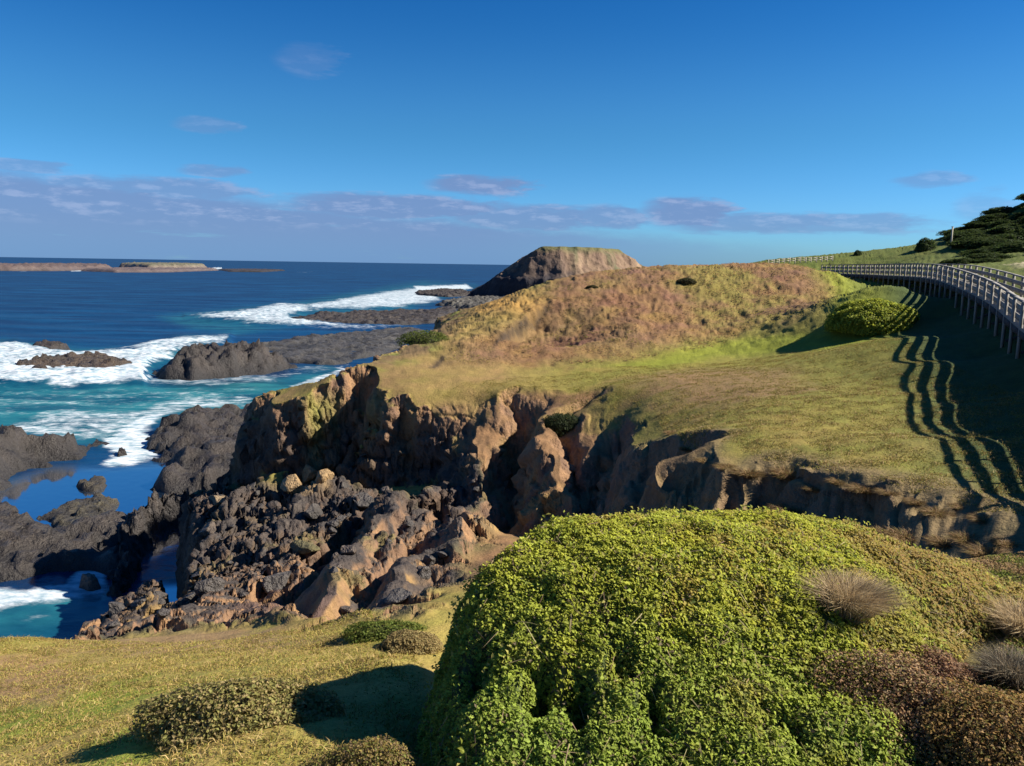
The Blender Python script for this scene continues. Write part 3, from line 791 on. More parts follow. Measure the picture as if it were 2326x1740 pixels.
# ------------------------------------------------------------------ rocks standing in the sea
def rock_patch(name, outline, h, label, seed, cat='rock', flat=.5, soft=None, grass=0, res=.5, base=(.027, .0235, .022), top=(.056, .043, .034), group=None, pool=0.0, z0=SEA, crag=1.0, cap=None):
    poly = np.array([P(u, v, z0) for u, v in outline])
    lo, hi = poly.min(0) - 2, poly.max(0) + 2
    res = max(res, float(max(hi - lo)) / (160 if QUICK else 330))
    gx = np.arange(lo[0], hi[0] + res, res); gy = np.arange(lo[1], hi[1] + res, res)
    X, Y = np.meshgrid(gx, gy, indexing='ij')
    S = max(res * 4, min(6, float(min(hi - lo)) * .12))
    k = 1.0 / S
    wx = fbm(X * k * .5, Y * k * .5, 4, seed); wy = fbm(X * k * .5 + 9, Y * k * .5, 4, seed + 1)
    sd = sdpoly(X + wx * S * .9, Y + wy * S * .9, poly)
    w = min(soft or max(h * 1.3, S * .8), .8 * float(sd.max()))
    f = sm(-.3 * w, w, sd)
    vf, kf = facet2((X + wx * S * .4) * k * .8, (Y + wy * S * .4) * k * .8, seed); cid = np.clip(vf + .5, -.2, 1.2)
    vg, kg = facet2((X + wx * S * .4) * k * 2.1, (Y + wy * S * .4) * k * 2.1, seed + 31); vh, kh = facet2(X * k * 5, Y * k * 5, seed + 32)
    rel = flat + (1 - flat) * (.55 * cid + .45 * (.5 + .7 * fbm(X * k * .6, Y * k * .6, 4, seed + 3)))
    crack = sm(.0, .12, kf)
    Z = -1.6 + (h * rel + 1.6) * f - crag * .18 * h * (1 - crack) * f
    Z = Z + crag * ((.20 * h + .08 * S) * vg + (.08 * h + .05 * S) * vh + .08 * h * fbm(X * k * 2.2, Y * k * 2.2, 4, seed + 5, .6)) * f
    if pool: Z = Z - pool * sm(.0, .3, fbm(X * k * .7, Y * k * .4, 3, seed + 8)) * f
    Z = Z + crag * f * (.05 * h + .05 * S) * ridged(X * k * 4.5 + wx, Y * k * 4.5, 4, seed + 9) + crag * f * (.03 * h + .02 * S) * fbm(X * k * 11, Y * k * 11, 3, seed + 10)
    N = grid_normals(X, Y, Z)
    d = crag * .12 * min(h, 3) * fbm3(X * k * 1.5, Y * k * 1.5, Z * k * 3, 3, seed + 6)
    X2, Y2, Z2 = X + d * N[..., 0], Y + d * N[..., 1], Z + d * N[..., 2]
    b2 = np.clip(.5 + fbm(X * k, Y * k, 4, seed + 7), 0, 1)
    c = lerp(base, top, b2 * np.clip(Z / max(h, .1) * 1.3, 0, 1))
    wet = sm(.9 + .1 * h, .1, Z)
    c = c * (1 - .35 * wet[..., None])
    if cap is not None:
        c = lerp(c, cap, sm(.55, .85, Z / h + .3 * (b2 - .5)) * sm(.6, .85, N[..., 2]))
    V = np.stack([X2, Y2, Z2 + (z0 - SEA)], -1).reshape(-1, 3)
    Fc = grid_faces(*X.shape)
    Fc = Fc[Z.ravel()[Fc].max(1) > -.9]
    V, Fc, (c,) = compact(V, Fc, [c.reshape(-1, 3)])
    ctr = np.array([*poly.mean(0), 0.0])
    o = mesh_np(name, V - ctr, Fc, MROCK, colors=c, loc=ctr)
    return tag(o, label, cat, group)

def build_rocks():
    global MROCK
    MROCK = ground_mat('WetBasalt', .42, .6, 3.5, 1.0, .35, .6, .4)
    g = 'basalt rocks along the shore'
    rock_patch('sea_rock', [(62,796),(80,785),(150,787),(172,796),(130,803),(75,803)], 1.6, 'small dark rock alone in the white surf behind the long brown rock', 1, group=g, flat=.7)
    rock_patch('sea_rock', [(5,850),(45,833),(130,822),(220,816),(290,822),(320,842),(250,856),(150,857),(60,858)], 1.9, 'long low brown rock ringed by white surf with water pouring off its end', 2, group=g, flat=.6, top=(.10, .070, .045))
    rock_patch('sea_rock', [(325,862),(350,845),(420,828),(520,818),(640,826),(690,838),(600,852),(450,866)], 4.6, 'big humped black rock with surf breaking behind it', 3, group=g, flat=.55)
    rock_patch('rock_shelf', [(500,812),(560,785),(700,762),(960,742),(980,770),(900,806),(790,828),(690,832),(620,826)], .85, 'broad flat dark rock shelf beside the big humped rock', 4, 'rock shelf', .5, pool=.5, base=(.042, .041, .040), top=(.070, .063, .056), crag=.6)
    rock_patch('reef', [(640,730),(700,716),(800,712),(960,708),(1060,690),(1020,735),(900,742),(760,738),(690,738)], 1.4, 'thin dark reef with white surf along both sides', 5, 'reef', .55, pool=.3, crag=.7)
    rock_patch('reef', [(930,666),(1000,660),(1060,662),(1090,672),(1020,676),(950,672)], 1.6, 'narrow reef in the surf just left of the flat-topped islet', 6, 'reef', .6, pool=.2)
    rock_patch('rock_shelf', [(985,692),(1040,682),(1120,678),(1260,684),(1260,700),(1080,704),(1010,700)], 1.8, 'flat grey rock shelf at the foot of the islet', 7, 'rock shelf', .7, base=(.06, .056, .05), top=(.10, .09, .07))
    rock_patch('rock_shelf', [(300,1015),(335,978),(400,955),(500,942),(620,930),(700,1000),(640,1080),(480,1128),(385,1140),(330,1118),(352,1070),(320,1045)], 2.0, 'rugged black rock shelf below the cliff with water draining off it', 8, 'rock shelf', .35, pool=.6)
    rock_patch('sea_rock', [(-150,1030),(-80,985),(0,990),(90,1015),(170,1022),(215,996),(258,998),(245,1030),(190,1048),(110,1056),(60,1090),(0,1122),(-150,1170)], 3.0, 'dark sloping rock at the pool with a small waterfall on its face', 9, group=g, flat=.5, top=(.055, .045, .037))
    rock_patch('sea_rock', [(160,1106),(205,1084),(245,1090),(262,1108),(230,1120),(180,1120)], .6, 'low brown rock lying in the blue tide pool', 10, group=g, flat=.5, top=(.10, .08, .045), res=.2, crag=.4)
    rock_patch('rock_shelf', [(55,1186),(125,1150),(230,1120),(282,1132),(262,1190),(215,1205),(120,1212)], .62, 'knobbly olive brown shelf dividing two tide pools', 11, 'rock shelf', .3, pool=.5, top=(.11, .09, .05), res=.2, crag=.45)
    rock_patch('rock_shelf', [(-150,1215),(-40,1176),(60,1180),(160,1192),(250,1188),(345,1178),(350,1240),(305,1298),(245,1322),(170,1305),(120,1318),(60,1332),(-60,1345),(-150,1345)], 1.5, 'rough dark rock shelf above the surf at the cave mouth', 12, 'rock shelf', .4, pool=.35, top=(.072, .056, .042))
    rock_patch('sea_rock', [(258,1028),(288,1022),(296,1032),(270,1040)], .7, 'tiny black rock in the white rushing water', 13, group=g, res=.12)
    rock_patch('boulder', [(165,1342),(185,1326),(232,1322),(240,1340),(205,1350)], .9, 'smooth pale brown boulder washed by the surf at the cave mouth', 14, 'boulder', .8, res=.1, top=(.17, .125, .09), base=(.10, .075, .06), crag=.4)
    rock_patch('sea_rock', [(228,1352),(246,1290),(262,1240),(300,1195),(380,1168),(470,1160),(490,1200),(400,1206),(356,1218),(345,1262),(318,1300),(305,1352),(262,1366)], 3.2, 'jagged brown rock arm left of the shadowed cave', 15, group=g, res=.12)
    rock_patch('rock_shelf', [(205,1150),(240,1130),(262,1160),(250,1200),(215,1215),(150,1225),(90,1215),(120,1195)], .8, 'low knobbly rock between the two small pools left of the cave', 20, 'rock shelf', .5, crag=.5, res=.15, top=(.10, .085, .05))
    rock_patch('rock_shelf', [(-150,1170),(-60,1140),(30,1150),(70,1185),(40,1215),(-150,1240)], .9, 'low dark rock at the left edge in front of the blue pool', 21, 'rock shelf', .5, crag=.5, res=.2)
    # reef islands on the horizon
    rock_patch('reef_island', [(-60,611),(60,607),(160,606),(240,607),(260,613),(120,616),(-60,615)], 9, 'low dark reef island at the far left on the horizon', 16, 'island', .5, res=3, top=(.13, .09, .075), base=(.085, .065, .06), crag=.5)
    rock_patch('reef_island', [(180,616),(300,611.5),(420,611),(500,614.5),(380,619),(260,619)], 5, 'long thin reef in front of the pale reef island', 17, 'island', .6, res=3, top=(.14, .10, .085), base=(.09, .07, .065), crag=.4)
    rock_patch('reef_island', [(268,608),(320,605.5),(440,606.5),(474,610),(440,613.5),(330,613)], 11, 'pale flat-topped reef island on the horizon', 18, 'island', .85, res=3, top=(.21, .165, .115), base=(.10, .075, .06), crag=.5, cap=(.13, .12, .075))
    rock_patch('reef_island', [(490,613.5),(560,612.5),(650,615),(600,618.5),(520,617.5)], 3, 'thin dark tail of reef right of the pale reef island', 19, 'island', .6, res=3, crag=.3)
    # the flat-topped islet
    Hm = 33.0
    poly = np.array([P(u, v, SEA) for u, v in [(1062,671),(1110,678),(1180,683),(1300,686),(1420,684),(1500,676),(1500,662),(1400,655),(1250,652),(1130,657)]])
    cx, cy = poly.mean(0); lo, hi = poly.min(0) - 12, poly.max(0) + 12
    st = .9 if QUICK else .45
    gx = np.arange(lo[0], hi[0], st * .8); gy = np.arange(lo[1], hi[1], st * 1.5)
    X, Y = np.meshgrid(gx, gy, indexing='ij')
    wx = fbm(X * .05, Y * .05, 4, 301)
    gul = ridged(X * .05, Y * .012, 3, 302)
    sd = sdpoly(X + 7 * wx, Y, poly) + 3.5 * gul - 1
    zz = 14 * sm(-2, 5, sd) + 12 * sm(3, 21, sd) + 7.4 * sm(14, 27, sd)
    # right shoulder falls away gently, left side steeper
    zz = np.minimum(zz, Hm * 1.0) + .5 * fbm(X * .15, Y * .15, 4, 303) * sm(0, 4, sd)
    slope_r = np.interp((X - cx), [-72, -58, -36, -22, 28, 66, 100], [2, 9, 25, 33.4, 33.2, 12, 5]); zz = np.minimum(zz, slope_r + 1.0 * fbm(X * .1, Y * .1, 3, 304))
    Z = zz - 2
    N = grid_normals(X, Y, Z)
    d = 1.1 * fbm3(X * .22, Y * .22, Z * .5, 4, 305) * sm(.95, .7, N[..., 2])
    b = fbm(X * .12, Y * .12, 4, 306); b2 = fbm3(X * .05, Y * .05, Z * .9, 3, 307)
    c = lerp(lerp((.135, .088, .062), (.20, .135, .085), np.clip(.5 + b, 0, 1)), (.11, .105, .045), sm(26, 31, Z + 2 * b))
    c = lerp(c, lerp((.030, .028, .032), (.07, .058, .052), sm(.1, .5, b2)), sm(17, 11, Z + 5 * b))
    c = lerp(c, (.035, .034, .040), sm(26, 17, Z + 4 * b + .22 * (X - cx)) * sm(-6, -16, X - cx) * .5)  # shade of the islet's left face put into the rock colour
    c = lerp(c, (.30, .21, .13), sm(.2, .5, fbm(X * .09, Y * .03, 3, 309)) * sm(14, 20, Z) * sm(29, 26, Z) * .7)
    c = lerp(c, (.07, .085, .04), sm(.15, .45, fbm(X * .07 + 20, Y * .03, 3, 308)) * sm(10, 16, Z) * .7)
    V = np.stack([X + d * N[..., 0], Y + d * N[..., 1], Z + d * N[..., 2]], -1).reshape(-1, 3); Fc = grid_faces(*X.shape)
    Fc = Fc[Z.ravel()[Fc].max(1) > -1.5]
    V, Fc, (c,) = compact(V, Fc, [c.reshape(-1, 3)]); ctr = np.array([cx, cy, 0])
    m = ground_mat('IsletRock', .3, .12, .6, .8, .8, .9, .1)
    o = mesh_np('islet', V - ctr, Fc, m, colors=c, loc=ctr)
    tag(o, 'flat-topped rocky islet with dark cliffs beyond the brown hill', 'islet')
# ------------------------------------------------------------------ green mound
MOUND = [(-.62, 6.2), (-.85, 7.2), (-.80, 8.3), (-.05, 9.3), (1.2, 10.2), (3, 10.6), (4.6, 10.4), (6.6, 10.2), (7.2, 9.6), (6.6, 8.6), (4.9, 7.6), (3.7, 6.3), (3.1, 4.6), (1.2, 3.8), (-.3, 4.4)]
MTOP = TPS([P3(1080,1300,-3.25), P3(1160,1240,-3.05), P3(1300,1196,-2.95), P3(1500,1188,-2.92), P3(1750,1196,-2.98), P3(1930,1238,-3.15), P3(2100,1290,-3.4), (5.4, 9.2, -3.6), (6.6, 9.5, -4.0),
            (-.1, 6.2, -3.95), (1.2, 6.2, -3.8), (2.4, 6.2, -3.72), (3.6, 7, -3.6), (.3, 7.2, -3.45), (1.5, 7.3, -3.2), (3, 7.6, -3.2), (4.4, 8.4, -3.45), (1.5, 5.0, -4.35), (.0, 5.2, -4.4), (1.5, 4.2, -4.7), (3, 5, -4.1), (3, 10.3, -3.3), (1.2, 9.9, -3.3), (-.5, 7.2, -3.7)], 3e-3)
def HM(x, y):
    base = np.minimum(H(x, y), -4.0) - .15
    s = sdpoly(x + .12 * fbm(x * 1.6, y * 1.6, 3, 401), y + .12 * fbm(x * 1.6 + 7, y * 1.6, 3, 402), MOUND)
    t = np.clip(s / .7, 0, 1)
    top = MTOP(x, y)
    z = base + (top - base) * (1 - (1 - t) ** 2.4)
    z = z + t * (.16 * fbm(x * 1.1, y * 1.1, 3, 403) + .05 * fbm(x * 3, y * 3, 2, 404))
    # pits on the near face where the stems show
    for px, py, r, dp in ((.30, 6.65, .22, .55), (.62, 6.5, .20, .6), (1.25, 6.35, .16, .45), (1.0, 6.75, .14, .35), (-.25, 7.0, .22, .4), (2.35, 6.1, .12, .3)):
        z = z - dp * sm(1, .2, np.hypot((x - px) * 1.0, (y - py) * .55) / r)
    return np.where(s > -.05, z, base - .5)

def build_mound():
    th = np.radians(np.linspace(-11, 38, 240 if QUICK else 420))
    X, Y, Z = polar(HM, th, 4.3, 11.5, 500, 200 if QUICK else 360)
    N = grid_normals(X, Y, Z)
    s = sdpoly(X, Y, MOUND)
    V = np.stack([X, Y, Z + CAM_Z], -1).reshape(-1, 3); Fc = grid_faces(*X.shape)
    Fc = Fc[s.ravel()[Fc].min(1) > -.02]
    n1 = np.clip(.5 + fbm(X * 2, Y * 2, 3, 405), 0, 1)
    c = lerp((.060, .090, .022), (.09, .085, .035), n1).reshape(-1, 3)
    root = empty('creeper_mound', (2.2, 7.6, float(CAM_Z - 4.7)))
    tag(root, 'big rounded mound of bright green small-leaved creeper in front of the gully', 'creeper')
    loc = np.array(root.location)
    A, B, Cc, Dd = (V[Fc[:, i]] for i in range(4))
    nrm = np.cross(B - A, Dd - A); area = np.linalg.norm(nrm, axis=1); nrm /= area[:, None] + 1e-12
    nrm[nrm[:, 2] < 0] *= -1
    v2, f2, (c2,) = compact(V, Fc, [c])
    mesh_np('stems', v2 - loc, f2, MGROUND2, root, colors=c2)
    n = 26000 if QUICK else 230000
    idx = RNG.choice(len(Fc), n, p=area / area.sum())
    a, b = RNG.random((2, n, 1))
    Pt = A[idx] + (B[idx] - A[idx]) * a + (Dd[idx] - A[idx]) * b
    Nn = nrm[idx]
    h = RNG.random((n, 1)) ** .7
    px, py = Pt[:, 0], Pt[:, 1]
    tuft = fbm(px * 4.5, py * 4.5 , 2, 410) + .8 * fbm3(px * 9, py * 9, Pt[:, 2] * 9, 2, 411)
    keep = (tuft > -.75 + .35 * (Nn[:, 2] < .75)) | (RNG.random(n) < .25)
    Pt = Pt + Nn * (h * (.07 + .06 * np.clip(tuft, -.5, 1)[:, None])) + np.array([0, 0, .02])
    V2, F2 = leaves(Pt[keep], Nn[keep] * .6 + [0.55, .1, .45], .034 * RNG.uniform(.6, 1.5, int(keep.sum())), .8, .66)
    m = keep.sum(); px, py, pz = Pt[keep].T
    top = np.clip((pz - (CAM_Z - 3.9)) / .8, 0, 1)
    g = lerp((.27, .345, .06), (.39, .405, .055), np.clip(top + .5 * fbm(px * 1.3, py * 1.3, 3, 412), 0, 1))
    br = sm(.05, .4, fbm(px * 1.5 + 5, py * 1.5, 3, 413) + .12 * (px - 2.0) + .5 * RNG.random(m) - .25)
    g = lerp(g, (.34, .215, .075), br * .65 * (.3 + .7 * top))
    g = lerp(g, (.34, .33, .03), sm(.25, .5, fbm(px * 1.0, py * 2.0, 3, 414)) * .5)
    g = g * (1 + .35 * RNG.uniform(-1, 1, (m, 1)))
    g = lerp(g, pick(m, [(.36, .23, .09), (.30, .20, .085), (.26, .24, .06)], jit=.2), sm(3.3, 4.7, px + .8 * fbm(px * 1.4, py * 1.4, 2, 415)) * .8)
    dead = RNG.random(m) < .04; g[dead] = (.20, .15, .09)
    # sprigs standing out of the mat, and trailing stems on the near face
    ns = 9000
    i2 = RNG.choice(len(Fc), ns, p=area / area.sum()); a, b = RNG.random((2, ns, 1))
    Q = A[i2] + (B[i2] - A[i2]) * a + (Dd[i2] - A[i2]) * b
    kk = fbm3(Q[:, 0] * 3, Q[:, 1] * 3, Q[:, 2] * 3, 2, 431) > .12
    Q = (Q + nrm[i2] * RNG.uniform(.07, .17, (ns, 1)))[kk]
    V3, F3 = leaves(Q, nrm[i2][kk] * .3 + [.4, 0, .6], .05, 1.0, .6)
    g3 = pick(len(Q), [(.34, .37, .06), (.28, .33, .06), (.38, .34, .09)], jit=.3)
    g = np.concatenate([np.repeat(g, 4, 0), np.repeat(g3, 4, 0)]); F2 = np.concatenate([F2, F3 + len(V2)]); V2 = np.concatenate([V2, V3])
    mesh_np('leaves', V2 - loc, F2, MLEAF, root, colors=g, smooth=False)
    nt = 1500
    i2 = RNG.choice(len(Fc), nt, p=area / area.sum())
    D = np.column_stack([RNG.normal(0, .5, nt), RNG.normal(-.5, .4, nt), RNG.normal(-.2, .4, nt)]); D -= (D * nrm[i2]).sum(1)[:, None] * nrm[i2] * .85
    D /= np.linalg.norm(D, axis=1, keepdims=True)
    V4, F4 = blades(A[i2] + nrm[i2] * .09, D, .22, .0035, .1)
    mesh_np('trailing_stems', V4 - loc, F4, MBLADE, root, colors=np.repeat(pick(nt, [(.30, .22, .12), (.36, .30, .14), (.22, .14, .09)]), 5, 0), smooth=False)

def ground_pts(n, poly, seed=0):
    p = np.asarray(poly); lo, hi = p.min(0), p.max(0); out = []
    while len(out) < n:
        q = RNG.uniform(lo, hi, (n * 3, 2)); q = q[sdpoly(q[:, 0], q[:, 1], poly) > 0]; out = q if len(out) == 0 else np.concatenate([out, q])
    q = out[:n]
    return q, Hs(q[:, 0], q[:, 1])

def grass_tuft(name, x, y, r, h, n, cols, label, cat='grass tuft', wid=.004, lean=.55, z=None, group=None, core=None, bend=.5):
    z0 = float(Hs(x, y)[0]) if z is None else z
    a = RNG.uniform(0, 2 * PI, n); q = r * .55 * RNG.random(n) ** .8
    base = np.stack([np.cos(a) * q, np.sin(a) * q, np.zeros(n) - .03], 1)
    ln = RNG.random(n) ** .6 * lean * 1.5
    D = np.stack([np.cos(a) * ln + .18, np.sin(a) * ln + .08, np.ones(n)], 1) + .28 * rand_unit(n); D /= np.linalg.norm(D, axis=1, keepdims=True)
    V, Fc = blades(base, D, h, wid, bend)
    c = np.repeat(pick(n, cols, jit=.35), 5, 0)
    o = mesh_np(name, V, Fc, MBLADE, colors=c, smooth=False, loc=(x, y, z0))
    return tag(o, label, cat, group)

def shrub_mesh(name, rx, ry, h, n, leaf, cols, seed, lump=.3, tilt=.9, top=None, inner=.72):
    Pt, N = dome_points(n, rx, ry, h, lump, seed, inner)
    V, Fc = leaves(Pt, N / np.linalg.norm(N, axis=1, keepdims=True) + [0, 0, .3], leaf, tilt)
    c = pick(n, cols, jit=.3)
    if top is not None:
        k = sm(.45, .95, Pt[:, 2] / h + .25 * fbm3(Pt[:, 0] * 2 / rx, Pt[:, 1] * 2 / rx, Pt[:, 2] * 2 / h, 2, seed)); c = lerp(c, top, k * .7) * (1 + .15 * RNG.uniform(-1, 1, (n, 1)))
    return V, Fc, np.repeat(c, 4, 0)

def core_mesh(rx, ry, h, seed, k=.8, nu=22, nv=10):
    a = np.linspace(0, 2 * PI, nu, endpoint=False); b = np.linspace(0, PI / 2, nv)
    A, B = np.meshgrid(a, b, indexing='ij')
    d = np.stack([np.cos(A) * np.cos(B), np.sin(A) * np.cos(B), np.sin(B)], -1)
    kk = k * (1 + .25 * fbm3(d[..., 0] * 1.7 + seed * 3.1, d[..., 1] * 1.7, d[..., 2] * 1.7, 3, seed))
    V = (d * kk[..., None] * [rx, ry, h]).reshape(-1, 3); V[:, 2] -= .1 * h
    F = []
    for i in range(nu):
        for j in range(nv - 1):
            F.append((i * nv + j, ((i + 1) % nu) * nv + j, ((i + 1) % nu) * nv + j + 1, i * nv + j + 1))
    return V, np.array(F)

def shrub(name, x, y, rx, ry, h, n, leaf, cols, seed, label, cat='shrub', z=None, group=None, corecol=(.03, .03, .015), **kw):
    z0 = float(Hs(x, y)[0]) - .12 * h if z is None else z
    root = tag(empty(name, (x, y, z0)), label, cat, group)
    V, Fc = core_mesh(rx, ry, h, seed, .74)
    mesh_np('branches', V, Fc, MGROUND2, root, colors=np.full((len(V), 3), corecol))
    V, Fc, c = shrub_mesh(name, rx, ry, h, n, leaf, cols, seed, **kw)
    mesh_np('leaves', V, Fc, MLEAF, root, colors=c, smooth=False)
    return root

def copy_tree(o, loc, rz, sc, label=None):
    c = o.copy(); COL.objects.link(c); c.location = loc; c.rotation_euler = (0, 0, rz); c.scale = sc
    if label: c['label'] = label
    for ch in list(o.children):
        d = ch.copy(); COL.objects.link(d); d.parent = c
    return c

GRN = [(.06, .10, .022), (.085, .13, .025), (.11, .14, .03), (.05, .075, .02)]
DGR = [(.042, .072, .018), (.060, .095, .024), (.080, .11, .028), (.040, .055, .018)]
BRN = [(.14, .085, .045), (.18, .115, .055), (.10, .065, .04), (.12, .10, .045), (.075, .05, .035)]
STRAW = [(.52, .38, .20), (.44, .32, .17), (.34, .25, .14), (.56, .44, .25), (.26, .19, .11)]

def build_plants():
    q = 4 if QUICK else 1
    # round bush at the right end of the hill
    x, y, _ = PD(1985, 724, 49)
    shrub('coastal_shrub', x, y, 2.7, 2.3, 1.55, 26000 // q, .14, [(.32, .35, .045), (.36, .37, .05), (.24, .29, .045)], 21, 'large round green bush on the right end of the brown hill, beside the dark shade')
    # grey bush on the terrace
    x, y, _ = G(560, 1632)
    shrub('coastal_shrub', x, y, 1.1, .7, .38, 15000 // q, .045, [(.34, .27, .10), (.29, .26, .08), (.38, .29, .13), (.26, .25, .08)], 22, 'low grey-brown dome-shaped bush on the grassy terrace')
    x, y, _ = G(930, 1470)
    shrub('coastal_shrub', x, y, .6, .5, .32, 6500 // q, .045, [(.33, .24, .10), (.28, .21, .09), (.36, .29, .12)], 24, 'brown bush at the left foot of the green mound')
    x, y, _ = G(880, 1440)
    shrub('coastal_shrub', x, y, .9, .5, .22, 4500 // q, .045, [(.12, .16, .03), (.16, .18, .035)], 25, 'flat dark green bush on the slope left of the green mound')
    x, y, _ = G(1280, 975)
    shrub('coastal_shrub', x, y, 1.25, 1.0, .9, 7000 // q, .08, [(.04, .055, .02), (.055, .07, .025), (.03, .04, .018)], 27, 'dark round bush clinging in the head of the gully between two orange spurs')
    x, y = P(985, 790, -5.9)
    for k, (u, v, d, r, lab) in enumerate([(1560, 642, 76, .7, 'small dark bush on the upper face of the brown hill'), 
                                     (1345, 655, 71, .4, 'tiny dark bush on the hill below the islet'), (965, 775, 57, 1.5, 'bright green scrub on the left flank of the headland')]):
        x, y, _ = G(u, v)
        shrub('coastal_shrub', x, y, r * 1.3, r, r * .55, 2500 // q, .11, [(.06, .06, .025), (.09, .08, .03), (.05, .045, .02)] if k < 2 else [(.10, .13, .025), (.12, .14, .03)], 30 + k, lab)
    # heath and tufts at the right foreground
    x, y, _ = G(2010, 1640)
    shrub('heath_shrub', x, y, 1.0, .75, .62, 30000 // q, .030, [(.30, .17, .085), (.38, .24, .11), (.17, .095, .06), (.20, .18, .06), (.46, .32, .17), (.10, .065, .045)], 41, 'dense brown-leaved heath bush in the bottom right corner, right of the green mound', lump=.4, inner=.6)
    x, y, _ = G(2270, 1680)
    shrub('heath_shrub', x, y, .75, .6, .42, 18000 // q, .030, [(.33, .19, .07), (.28, .18, .06), (.22, .19, .05), (.38, .24, .09), (.16, .10, .05)], 42, 'orange-brown heath bush at the bottom right edge', lump=.4, inner=.6)
    x, y, _ = G(2120, 1560)
    shrub('heath_shrub', x, y, .42, .35, .38, 8000 // q, .028, [(.28, .15, .09), (.33, .19, .10), (.2, .13, .08), (.36, .24, .14)], 43, 'small reddish heath bush behind the brown-leaved one', lump=.4, inner=.6)
    x, y = -1.25, 6.35
    shrub('heath_shrub', x, y, .55, .45, .45, 13000 // q, .028, [(.32, .24, .07), (.26, .19, .07), (.19, .2, .05), (.22, .15, .08)], 44, 'yellow-brown heath bush at the bottom edge, left of the green mound', lump=.4, inner=.55)
    z = float(CAM_Z) + float(HM(np.array([3.30]), np.array([7.45]))[0]) - .03
    grass_tuft('grass_tuft', 3.30, 7.45, .36, .46, 4500 // q, STRAW, 'straw-coloured spiky grass tuft growing on the right side of the green mound', wid=.0024, lean=.5, z=z, bend=.45)
    x, y, _ = G(2300, 1545)
    grass_tuft('grass_tuft', x, y, .34, .32, 3000 // q, [(.15, .13, .09), (.20, .16, .11), (.11, .10, .07), (.25, .19, .12)], 'grey-brown grass tuft at the right edge, above the orange-brown heath', wid=.0025, lean=.6, bend=.5)
    x, y, _ = G(2330, 1440)
    grass_tuft('grass_tuft', x, y, .4, .42, 2500 // q, STRAW, 'pale straw grass tuft at the right edge, higher than the grey-brown one', wid=.0025, lean=.6, bend=.5)
    # tussocks along the bank of the gully
    spots = [(1790,1085,-5.4),(1850,1110,-5.3),(1905,1095,-4.9),(1960,1130,-5.1),(2020,1120,-4.8),(2080,1140,-4.8),(2130,1165,-4.8),(2190,1150,-4.5),(2240,1180,-4.5),(1700,1075,-5.2),(1650,1060,-5.25),
             (1880,1180,-5.6),(1950,1200,-5.5),(2010,1215,-5.3),(2060,1225,-5.1),(1800,1160,-6.0),(1840,1195,-6.0),(2290,1235,-4.3),(2250,1260,-4.25),(1600,1045,-5.4),(1560,1020,-5.5),(1530,985,-5.6),(2150,1235,-4.8),(2200,1225,-4.6)]
    proto = None
    for i, (u, v, z) in enumerate(spots):
        x, y, _ = G(u, v)
        zz = float(Hs(x, y)[0]) - .05
        s = RNG.uniform(.55, 1.15)
        if proto is None:
            proto = grass_tuft('tussock', x, y, .5, .34, 1500 // q, [(.24, .145, .07), (.30, .19, .08), (.19, .12, .06), (.24, .19, .06)], 'brown grass tussock on the bank between the gully and the field', 'tussock', wid=.006, lean=1.0, group='tussocks along the gully bank', bend=.55)
            core = None
        else:
            copy_tree(proto, (x, y, zz), RNG.uniform(0, 6), (s * .9, s * .9, s * .75))
    # scrub on the slope right of the boardwalk
    protos = []
    for k in range(4):
        root = tag(empty('coastal_shrub', (0, 0, 0)), 'dark green coastal shrub among others on the steep slope above the boardwalk', 'shrub', 'shrubs on the slope above the boardwalk')
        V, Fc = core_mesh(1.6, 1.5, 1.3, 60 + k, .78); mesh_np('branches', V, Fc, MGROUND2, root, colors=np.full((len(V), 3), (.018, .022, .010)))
        V, Fc, c = shrub_mesh('s', 1.6, 1.5, 1.3, 3500 // q, .17, DGR, 60 + k, lump=.45, top=(.055, .075, .02))
        mesh_np('leaves', V, Fc, MLEAF, root, colors=c, smooth=False); protos.append(root)
    used = 0; tries = 0
    while used < 130 and tries < 6000:
        tries += 1
        u = RNG.uniform(2140, 2480); d = RNG.uniform(78, 116)
        x = (u - CU) / FOC * d; y = d
        zt = float(TP(np.array([x]), np.array([y]))[0])
        uu, vv = project(np.array(x), np.array(y), np.array(zt))
        sky = np.interp(uu, [2155, 2240, 2326, 2500], [540, 505, 463, 380])
        if vv < sky - 3: continue
        lim = np.interp(uu, [2140, 2220, 2326, 2480], [545, 562, 566, 570])
        if vv > lim and RNG.random() > .18: continue
        if vv > 598: continue
        s = RNG.uniform(.5, 1.05)
        loc = (x, y, float(Hs(x, y)[0]) - .15); rz = RNG.uniform(0, 6.28); sc = (s * 1.8, s * 1.8, s * .6)
        if used < 4: p = protos[used]; p.location = loc; p.rotation_euler = (0, 0, rz); p.scale = sc
        else: copy_tree(protos[used % 4], loc, rz, sc)
        used += 1
    for (u, v, d, s, lab) in [(2100, 572, 104, .8, 'single dark bush on the pale green slope above the boardwalk'), (1948, 572, 109, .35, 'tiny dark bush standing on the skyline of the grass slope')]:
        x, y, _ = PD(u, v, d)
        copy_tree(protos[1], (x, y, float(Hs(x, y)[0])), 1.0, (s, s, s * 1.3), lab)
        COL.objects[-1]
    for o in COL.objects:
        if o.get('label', '').startswith(('single dark bush', 'tiny dark bush standing')): del o['group']
    # ---- ground vegetation nobody could count
    def scatter(name, poly, n, mk):
        pts, z = ground_pts(n // q, poly); return pts, z
